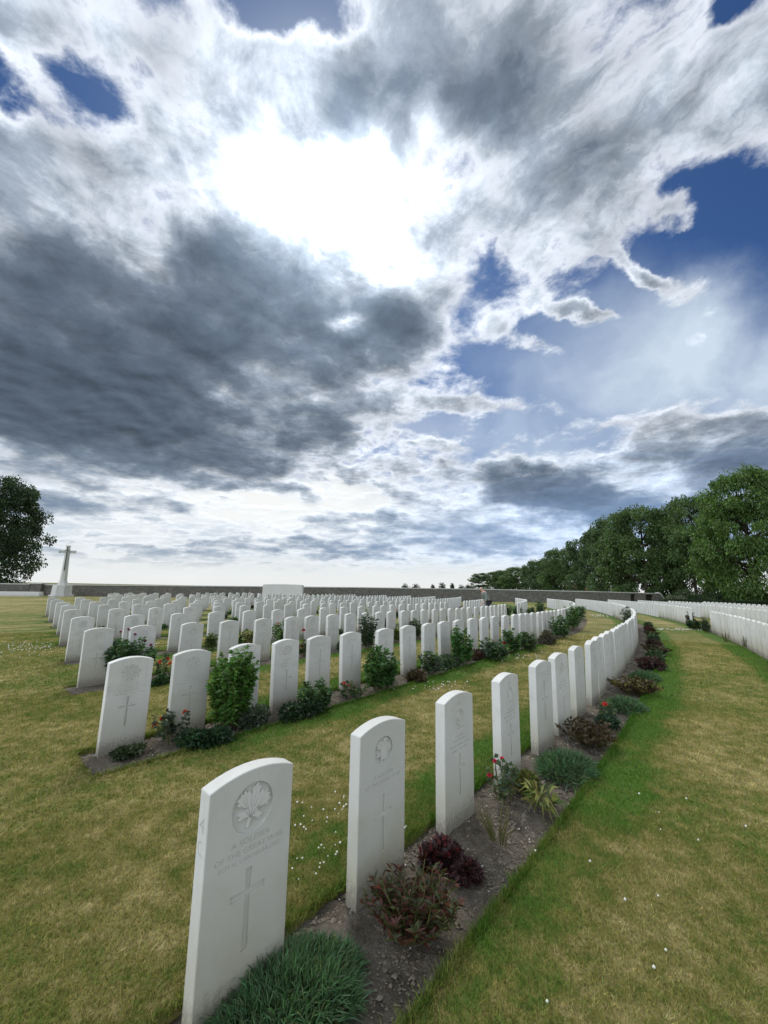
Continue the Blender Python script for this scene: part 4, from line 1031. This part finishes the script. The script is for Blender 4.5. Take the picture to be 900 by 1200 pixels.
plant('spiky', 744, 812, 48, 28, 'dark brown bushy plant with yellow tips beyond the coral rose', base=(.05, .028, .02), alt=(.16, .14, .04))
plant('mound', 756, 796, 36, 16, 'grey green cushion near the bend of the nearest row')
plant('heuchera', 764, 783, 36, 17, 'dark burgundy plant near the bend of the nearest row', base=(.048, .030, .028))
plant('low', 771, 774, 26, 12, 'green plant tucked behind the burgundy one at the bend', base=(.04, .07, .03))
plant('spiky', 769, 766, 28, 15, 'brown plant at the bend, before the headstones turn away', base=(.05, .035, .02))
LBL = {}
def ord_label(key, fmt):
    LBL[key] = LBL.get(key, 0) + 1; return fmt.format(ordinal(LBL[key]))
for i, (u, v) in enumerate([(767, 758), (766, 751), (764, 745), (762, 740), (759, 735)]):
    plant(('heuchera', 'low', 'spiky', 'heuchera', 'low')[i], u, v, 16 - i * 1.5, 9 - i * .8, f"small {('purple', 'green', 'brown', 'dark red', 'dull green')[i]} plant past the bend, {ordinal(i + 1)} of five running away", base=((.050, .032, .030), DULL, BROWN, (.06, .03, .025), DULL)[i])
plant('bush', 738, 736, 17, 27, 'grey green bushy shrub closing the end of the nearest row by the aisle', 'shrub', base=(.07, .095, .065), alt=(.10, .12, .09))
# second row
plant('low', 152, 884, 32, 8, 'flat dark plant before the corner headstone of the second row', base=(0.038, 0.054, 0.024))
plant('rose', 205, 868, 56, 40, 'rose with red blooms between the first two headstones of the second row', 'rose', flowers=[(190, 843), (217, 835), (181, 850)], fcol=CORAL, fr=.024, base=(0.054, 0.074, 0.047), dens=1.6)
plant('low', 236, 872, 56, 20, 'low dark green plant at the foot of the tall green bush', base=(0.024, 0.057, 0.022))
plant('tall', 268, 852, 56, 96, 'tall bright green bush hiding the third headstone of the second row', 'shrub', base=(0.068, 0.162, 0.030), alt=(.11, .19, .03), dens=1.25)
plant('low', 300, 850, 36, 24, 'grey leaved plant right of the tall green bush', base=(0.074, 0.101, 0.068))
plant('low', 346, 840, 56, 18, 'dark low ground cover before the banded badge headstone', base=(0.022, 0.046, 0.019))
plant('bush', 369, 832, 40, 34, 'leafy green plant at the foot of the tall cross headstone', base=(0.061, 0.115, 0.047))
plant('rose', 414, 818, 36, 22, 'rose with small coral blooms left of the round dark bush', 'rose', flowers=[(403, 801), (409, 803), (415, 806)], fcol=CORAL, fr=.022)
plant('bush', 446, 808, 42, 50, 'round dark green bush in the second row', 'shrub', base=(0.049, 0.119, 0.030), alt=(.07, .13, .03), dens=1.5)
plant('low', 488, 798, 26, 12, 'low brown plant right of the round dark bush', base=BROWN)
plant('bush', 505, 790, 26, 28, 'grey green plant with upright leaves, right of the round bush', base=(0.068, 0.101, 0.061))
plant('low', 526, 782, 34, 16, 'low dark plant at the foot of the narrow tall bush', base=DULL)
plant('tall', 541, 780, 26, 50, 'narrow tall green bush in the middle of the second row', 'shrub', base=(0.046, 0.121, 0.032), alt=(.08, .15, .03), dens=1.2)
plant('low', 562, 772, 24, 12, 'reddish brown low plant right of the narrow tall bush', base=(0.081, 0.047, 0.030))
plant('bush', 578, 774, 34, 28, 'grey green bush left of the small red flower', base=(0.054, 0.095, 0.054), dens=1.2)
plant('tall', 600, 766, 18, 34, 'small upright bush with a red flower at its side', 'shrub', base=(0.041, 0.095, 0.032), flowers=[(591, 754)], fcol=CRIM, fr=.03)
plant('bush', 621, 763, 28, 24, 'rounded dull green bush past the red flower', base=DULL, dens=1.2)
plant('low', 641, 755, 22, 18, 'brown leaved bush past the dull green one', base=(0.068, 0.061, 0.041))
plant('tall', 657, 748, 22, 30, 'dense green bush towards the far end of the second row', 'shrub', base=(0.054, 0.115, 0.041), dens=1.3)
plant('tall', 671, 738, 20, 32, 'brightest bush at the far end of the second row', 'shrub', base=(0.061, 0.128, 0.038), dens=1.3)
plant('tall', 681, 726, 12, 19, 'last bush beyond the far end of the second row', 'shrub', base=(0.054, 0.101, 0.054))
# third and later rows
plant('bush', 150, 796, 56, 54, 'bushy plant with mauve blooms between the first two headstones of the third row', flowers=[(158, 744), (141, 741), (170, 752), (177, 756), (150, 738)], fcol=MAUVE, fr=.020, base=(0.061, 0.121, 0.054), dens=1.3)
plant('rose', 193, 800, 28, 34, 'rose with bright red blooms in the third row behind the corner headstone', 'rose', flowers=[(188, 776), (196, 773), (200, 778)], fcol=CORAL, fr=.026, dens=1.5)
plant('low', 183, 803, 22, 10, 'low green plant left of the bright red rose', base=DEEP)
plant('bush', 246, 762, 12, 22, 'small yellow green plant in the fourth row', base=(0.121, 0.149, 0.061))
plant('bush', 289, 757, 16, 22, 'pale yellow leaved plant behind the tall green bush', base=(0.270, 0.270, 0.121), alt=(.10, .13, .04))
plant('bush', 333, 765, 30, 42, 'tall pinkish flowering bush behind the banded badge headstone', flowers=[(326, 731), (334, 726), (341, 732), (344, 738)], fcol=PINK, fr=.018, base=(0.081, 0.149, 0.047))
plant('rose', 356, 768, 14, 20, 'small red rose between two third row headstones', 'rose', flowers=[(354, 758), (359, 757), (356, 739)], fcol=CRIM, fr=.028)
plant('tall', 431, 762, 20, 50, 'tall airy dark bush standing above the third row headstones', 'shrub', base=(0.041, 0.074, 0.038), alt=(.05, .08, .04))
plant('bush', 402, 764, 14, 14, 'small dark plant left of the tall airy bush', base=DULL)
plant('tall', 486, 748, 14, 26, 'wispy grey green plant in the third row', base=(0.068, 0.095, 0.061))
plant('bush', 466, 752, 10, 18, 'yellow green grassy plant between third row headstones', base=(0.135, 0.162, 0.054))
for i, (u, v, w, h) in enumerate([(581, 722, 10, 14), (594, 722, 12, 16), (606, 722, 12, 12), (634, 722, 13, 20), (622, 722, 14, 10)]):
    plant('tall' if h > 13 else 'bush', u, v, w, h, f"dark green shrub at the aisle end of the third row, {ordinal(i + 1)} of five", 'shrub', base=(0.041, 0.074, 0.041))
# right-hand rows: shrubs in the gap of the aisle
plant('bush', 816, 738, 19, 13, 'dark rounded shrub in the gap of the right-hand row', 'shrub', base=(0.024, 0.054, 0.022), dens=1.5)
plant('bush', 827, 741, 11, 17, 'grey shrub at the near side of the gap in the right-hand row', 'shrub', base=(0.095, 0.115, 0.081))
plant('tall', 810, 732, 9, 16, 'thin purplish plant at the far side of the gap in the right-hand row', base=(0.081, 0.068, 0.074))
for i, (u, v) in enumerate([(851, 752), (873, 758), (705, 717), (716, 719)]):
    plant('twig', u, v, 8, 14, f"dark thin stems against the backs of the far headstones, {ordinal(i + 1)} of four", base=(0.054, 0.054, 0.041))
# little plants along the rows further back
g = random.Random(5); nlow = 0
for row in 'defghi':
    r = ALL_R[row]; t = LEFT[row] + .01
    while t < R(-29):
        x, y = pol(r + .22, t); x, y = float(x), float(y); s = seen((x, y, float(gz(y)))); t += g.uniform(1.6, 3.8) / r
        if not s or not (60 < s[0] < 640): continue
        nlow += 1; kk = g.choice(('low', 'low', 'bush', 'rose')); sc = 1 / scale_at(Vector((x, y, 0)))
        plant(kk, s[0], s[1], g.uniform(.25, .5) * sc, g.uniform(.12, .42) * sc, f"{ {'low': 'low dark plant', 'bush': 'small leafy plant', 'rose': 'small red flowering plant'}[kk]}, {ordinal(nlow)} counting along the beds behind the third row",
              base=g.choice((DEEP, DULL, MID, BROWN)), flowers=[(s[0] + g.uniform(-2, 2), s[1] - .35 * sc)] if kk == 'rose' else (), fcol=g.choice((CORAL, CRIM, PINK)), fr=.03)
# shade-loving bottom litter, pebbles, clover
def bed_points(k, n, t0, t1):
    t = rng.uniform(t0, t1, n); r = ALL_R[k] + rng.uniform(-BED_IN + .02, BED_OUT - .02, n); x, y = pol(r, t); s = (r - ALL_R[k] - .18) / .36
    return np.stack([x, y, gz(y) - .035 + .012 * (1 - s ** 2)], -1)
def chips(P, size, mat, name, kindlabel):
    n = len(P); V = []; 
    for k in range(4):
        a = rng.uniform(0, .8, n) + k * np.pi / 2; r = size * rng.uniform(.5, 1.3, n); V.append(P + np.stack([np.cos(a) * r, np.sin(a) * r * .8, np.full(n, .001)], -1))
    top = P + np.stack([rng.normal(0, .2, n) * size, rng.normal(0, .2, n) * size, size * rng.uniform(.5, 1.0, n)], -1)
    A = np.concatenate([np.stack(V, 1), top[:, None]], 1).reshape(-1, 3); b = np.arange(n)[:, None] * 5
    Fc = np.concatenate([b + np.array([[k, (k + 1) % 4, 4]]) for k in range(4)], 0)
    return tag(link(name, mesh_np(name, A, Fc, 3, mat)), kindlabel, name.replace('_', ' '), kind='stuff')
M['clod'] = material('soil_clods', lambda T: T.mix(T.noise(wpos(T), 30, 2), (.07, .058, .044), (.24, .205, .16)), .95, .1)
M['pebble'] = material('pebbles', lambda T: T.mix(T.noise(wpos(T), 25, 2), (.28, .25, .20), (.60, .58, .54)), .8, .2)
M['straw'] = material('dry_straw', lambda T: T.mix(T.noise(wpos(T), 40, 2), (.13, .10, .06), (.34, .28, .18)), .8, .2)
P = np.concatenate([bed_points('a', 26000, BED_S['a'], R(-36)), bed_points('b', 9000, BED_S['b'], R(-37))])
chips(P, .0065 * rng.lognormal(0, .45, len(P)), M['clod'], 'soil_crumbs', 'crumbs of dry soil over the beds')
P = np.concatenate([bed_points('a', 330, BED_S['a'], R(-36)), bed_points('b', 150, BED_S['b'], R(-37))]); P[:, 2] += .002
chips(P, .009, M['pebble'], 'pebbles', 'pale pebbles and shell chips scattered over the soil')
P = np.concatenate([bed_points('a', 1500, BED_S['a'], R(-36)), bed_points('b', 600, BED_S['b'], R(-37))]); P[:, 2] += .004
lf = LeafMB(); n = len(P); a = rng.uniform(0, 6.283, n); lf.add(P, np.stack([np.cos(a), np.sin(a), rng.uniform(-.1, .35, n)], -1), .035 * rng.uniform(.4, 1.5, n), .0035, np.ones((n, 3)) * .5, .1)
tag(link('straw_litter', lf.mesh('straw_litter', M['straw'])), 'dry straw and leaf scraps on the soil', 'litter', kind='stuff')
# white clover heads
def clover(cx, cy, sx, sy, n, rot=0.0):
    q = rng.normal(0, 1, (n, 2)) * np.array([sx, sy]); c, s = math.cos(rot), math.sin(rot)
    x, y = cx + q[:, 0] * c - q[:, 1] * s, cy + q[:, 0] * s + q[:, 1] * c; k = ~in_bed(x, y); x, y = x[k], y[k]
    return np.stack([x, y, gz(y) + .022], -1)
def patch(u, v, sx, sy, n, rot): p = at(u, v); return clover(p.x, p.y, sx, sy, n, rot)
P = np.concatenate([patch(388, 955, .30, .12, 40, .8), patch(362, 1010, .14, .07, 16, .8), patch(440, 985, .2, .12, 10, .8), patch(520, 805, .35, .15, 40, .75), patch(25, 762, 1.6, .5, 170, .35), patch(60, 756, 1.0, .5, 90, .4), patch(800, 738, 1.8, .25, 150, .25), patch(690, 980, .8, .6, 14, 0), patch(780, 1000, 1.0, .6, 10, 0), patch(610, 770, .5, .2, 30, .8), patch(705, 722, 1.0, .5, 60, .9)])
n = len(P); V = []; d6 = np.array([[1, 0, 0], [0, 1, 0], [-1, 0, 0], [0, -1, 0], [0, 0, 1], [0, 0, -1]]) * .0075
dist = np.linalg.norm(P[:, :2], axis=1); sz = (rng.uniform(.55, 1.2, n) * (.7 + dist * .11))[:, None, None]
A = (P[:, None] + d6[None] * sz).reshape(-1, 3); f8 = np.array([[0, 1, 4], [1, 2, 4], [2, 3, 4], [3, 0, 4], [1, 0, 5], [2, 1, 5], [3, 2, 5], [0, 3, 5]])
M['clover'] = material('clover_white', lambda T: (.62, .62, .54), .8, .2)
tag(link('clover_flowers', mesh_np('clover_flowers', A, (np.arange(n)[:, None, None] * 6 + f8[None]).reshape(-1, 3), 3, M['clover'], smooth=True)), 'white clover heads dotted in the lawn', 'clover', kind='stuff')
# ------------------------------------------------------------------ walking man behind the third row
def person_at(u, vfoot_y):
    b = along(u, 690, vfoot_y); g = float(gz(vfoot_y)); root = empty('person', (b.x, b.y, g), R(188))
    tag(root, 'stooping bald man in a grey green jacket walking left between the graves', 'person')
    M['skin'] = material('skin', lambda T: T.mix(T.noise(opos(T), 20, 3), (.42, .23, .17), (.50, .29, .22)), .6, .3)
    M['jacket'] = material('jacket', lambda T: (T.mix(T.noise(opos(T), 12, 4), (.13, .155, .135), (.20, .22, .195)), (T.noise(opos(T), 9, 4), .6, .03)), .85, .2)
    M['trouser'] = material('trousers', lambda T: T.mix(T.noise(opos(T), 12, 3), (.018, .020, .024), (.035, .037, .042)), .85, .2)
    M['hair'] = material('white_hair', lambda T: (.45, .43, .40), .8, .2)
    M['black'] = material('black_leather', lambda T: (.012, .012, .013), .5, .4)
    def skin_mesh(name, verts, edges, radii, mat, sub=2, rootv=0):
        me = bpy.data.meshes.new(name); me.from_pydata(verts, edges, []); o = bpy.data.objects.new('tmp', me); COL.objects.link(o)
        o.modifiers.new('s', 'SKIN'); sv = me.skin_vertices[0].data
        for i, r in enumerate(radii): sv[i].radius = (r, r) if not hasattr(r, '__len__') else r; sv[i].use_root = i == rootv
        sd = o.modifiers.new('d', 'SUBSURF'); sd.levels = sub; sd.render_levels = sub
        dg = bpy.context.evaluated_depsgraph_get(); dg.update(); out = bpy.data.meshes.new_from_object(o.evaluated_get(dg)); bpy.data.objects.remove(o)
        for p in out.polygons: p.use_smooth = True
        out.name = name; out.materials.clear(); out.materials.append(mat); return out
    # he faces +x in his own frame, bent forward at the hips
    body = [(0, 0, .92), (.07, 0, 1.08), (.15, 0, 1.24), (.20, 0, 1.34), (.26, 0, 1.42), (.31, 0, 1.50), (.33, 0, 1.57),
            (0, .10, .88), (.16, .11, .50), (.10, .11, .08), (.24, .12, .035), (0, -.10, .88), (-.06, -.11, .48), (-.30, -.11, .12), (-.18, -.12, .045),
            (.19, .19, 1.32), (.16, .25, 1.06), (.32, .24, .90), (.38, .235, .86), (.19, -.19, 1.32), (.10, -.25, 1.05), (.02, -.20, .88), (-.02, -.16, .84)]
    E = [(0, 1), (1, 2), (2, 3), (3, 4), (4, 5), (5, 6), (0, 7), (7, 8), (8, 9), (9, 10), (0, 11), (11, 12), (12, 13), (13, 14), (3, 15), (15, 16), (16, 17), (17, 18), (3, 19), (19, 20), (20, 21), (21, 22)]
    rad = [.12, .125, .135, .11, .055, .085, .075, .085, .058, .04, .035, .085, .058, .04, .035, .06, .042, .03, .028, .06, .042, .03, .028]
    link('body', skin_mesh('body', body, E, rad, M['skin']), root)
    jb = [body[i] for i in (0, 1, 2, 3)] + [(.235, 0, 1.385)] + [body[i] for i in (15, 16)] + [(.30, .24, .92)] + [body[i] for i in (19, 20)] + [(.04, -.21, .91)] + [(-.01, 0, .84)]
    link('jacket', skin_mesh('jacket', jb, [(0, 1), (1, 2), (2, 3), (3, 4), (3, 5), (5, 6), (6, 7), (3, 8), (8, 9), (9, 10), (0, 11)], [.150, .155, .165, .135, .075, .078, .058, .046, .078, .058, .046, .155], M['jacket']), root)
    tb = [body[i] for i in (0, 7, 8, 9, 11, 12, 13)]
    link('trousers', skin_mesh('trousers', tb, [(0, 1), (1, 2), (2, 3), (0, 4), (4, 5), (5, 6)], [.135, .102, .074, .062, .102, .074, .062], M['trouser']), root)
    for s, a, c in ((1, body[9], body[10]), (-1, body[13], body[14])):
        link('shoe', skin_mesh('shoe', [(a[0] - .03, a[1], a[2] - .03), ((a[0] + c[0]) / 2, a[1], (a[2] + c[2]) / 2 - .01), (c[0] + .04, c[1], c[2])], [(0, 1), (1, 2)], [.05, .05, .042], M['black'], 1), root)
    # face: nose, ears, eyes; hair only at the back and sides
    hc = Vector((.325, 0, 1.545))
    f = MB(); f.add([(.405, 0, 1.565), (.405, -.014, 1.535), (.405, .014, 1.535), (.432, 0, 1.532)], [(0, 1, 3), (0, 3, 2), (1, 2, 3)]); f.build('nose', M['skin'], root)
    for s in (-1, 1):
        me = bpy.data.meshes.new('ear'); bm = bmesh.new(); bmesh.ops.create_uvsphere(bm, u_segments=8, v_segments=6, radius=.03); bm.to_mesh(me); bm.free(); me.materials.append(M['skin'])
        e = link('ear', me, root); e.location = (.315, s * .083, 1.545); e.scale = (.7, .35, 1.1)
        me = bpy.data.meshes.new('eye'); bm = bmesh.new(); bmesh.ops.create_uvsphere(bm, u_segments=8, v_segments=6, radius=.011); bm.to_mesh(me); bm.free(); me.materials.append(M['black'])
        e = link('eye', me, root); e.location = (.398, s * .030, 1.565)
    me = bpy.data.meshes.new('hair'); bm = bmesh.new(); bmesh.ops.create_uvsphere(bm, u_segments=16, v_segments=10, radius=.094)
    bmesh.ops.delete(bm, geom=[v for v in bm.verts if v.co.x > .01 or v.co.z > .045 or v.co.z < -.06], context='VERTS'); bm.to_mesh(me); bm.free(); me.materials.append(M['hair'])
    for p in me.polygons: p.use_smooth = True
    h = link('hair', me, root); h.location = (.325, 0, 1.55)
    # hands with fingers
    for (w, d) in ((body[18], (.8, 0, -.6)), (body[22], (-.3, .3, -.9))):
        d = Vector(d).normalized(); sidev = d.cross(Vector((0, 0, 1))).normalized(); w = Vector(w); vs = [w, w + d * .07]; ed = [(0, 1)]; rr = [.026, .036]
        for k, ln in enumerate((.062, .072, .068, .052)):
            b = w + d * .085 + sidev * (k - 1.5) * .019; vs += [b, b + d * ln * .6, b + d * ln + Vector((0, 0, -.015))]; i = len(vs); ed += [(1, i - 3), (i - 3, i - 2), (i - 2, i - 1)]; rr += [.011, .009, .008]
        b = w + d * .03 + sidev * -.03; vs += [b, b + d * .05 + sidev * -.015]; i = len(vs); ed += [(0, i - 2), (i - 2, i - 1)]; rr += [.013, .010]
        link('hand', skin_mesh('hand', [tuple(v) for v in vs], ed, rr, M['skin'], 1), root)
    return root
person_at(571.5, 19.6)
build_sky()
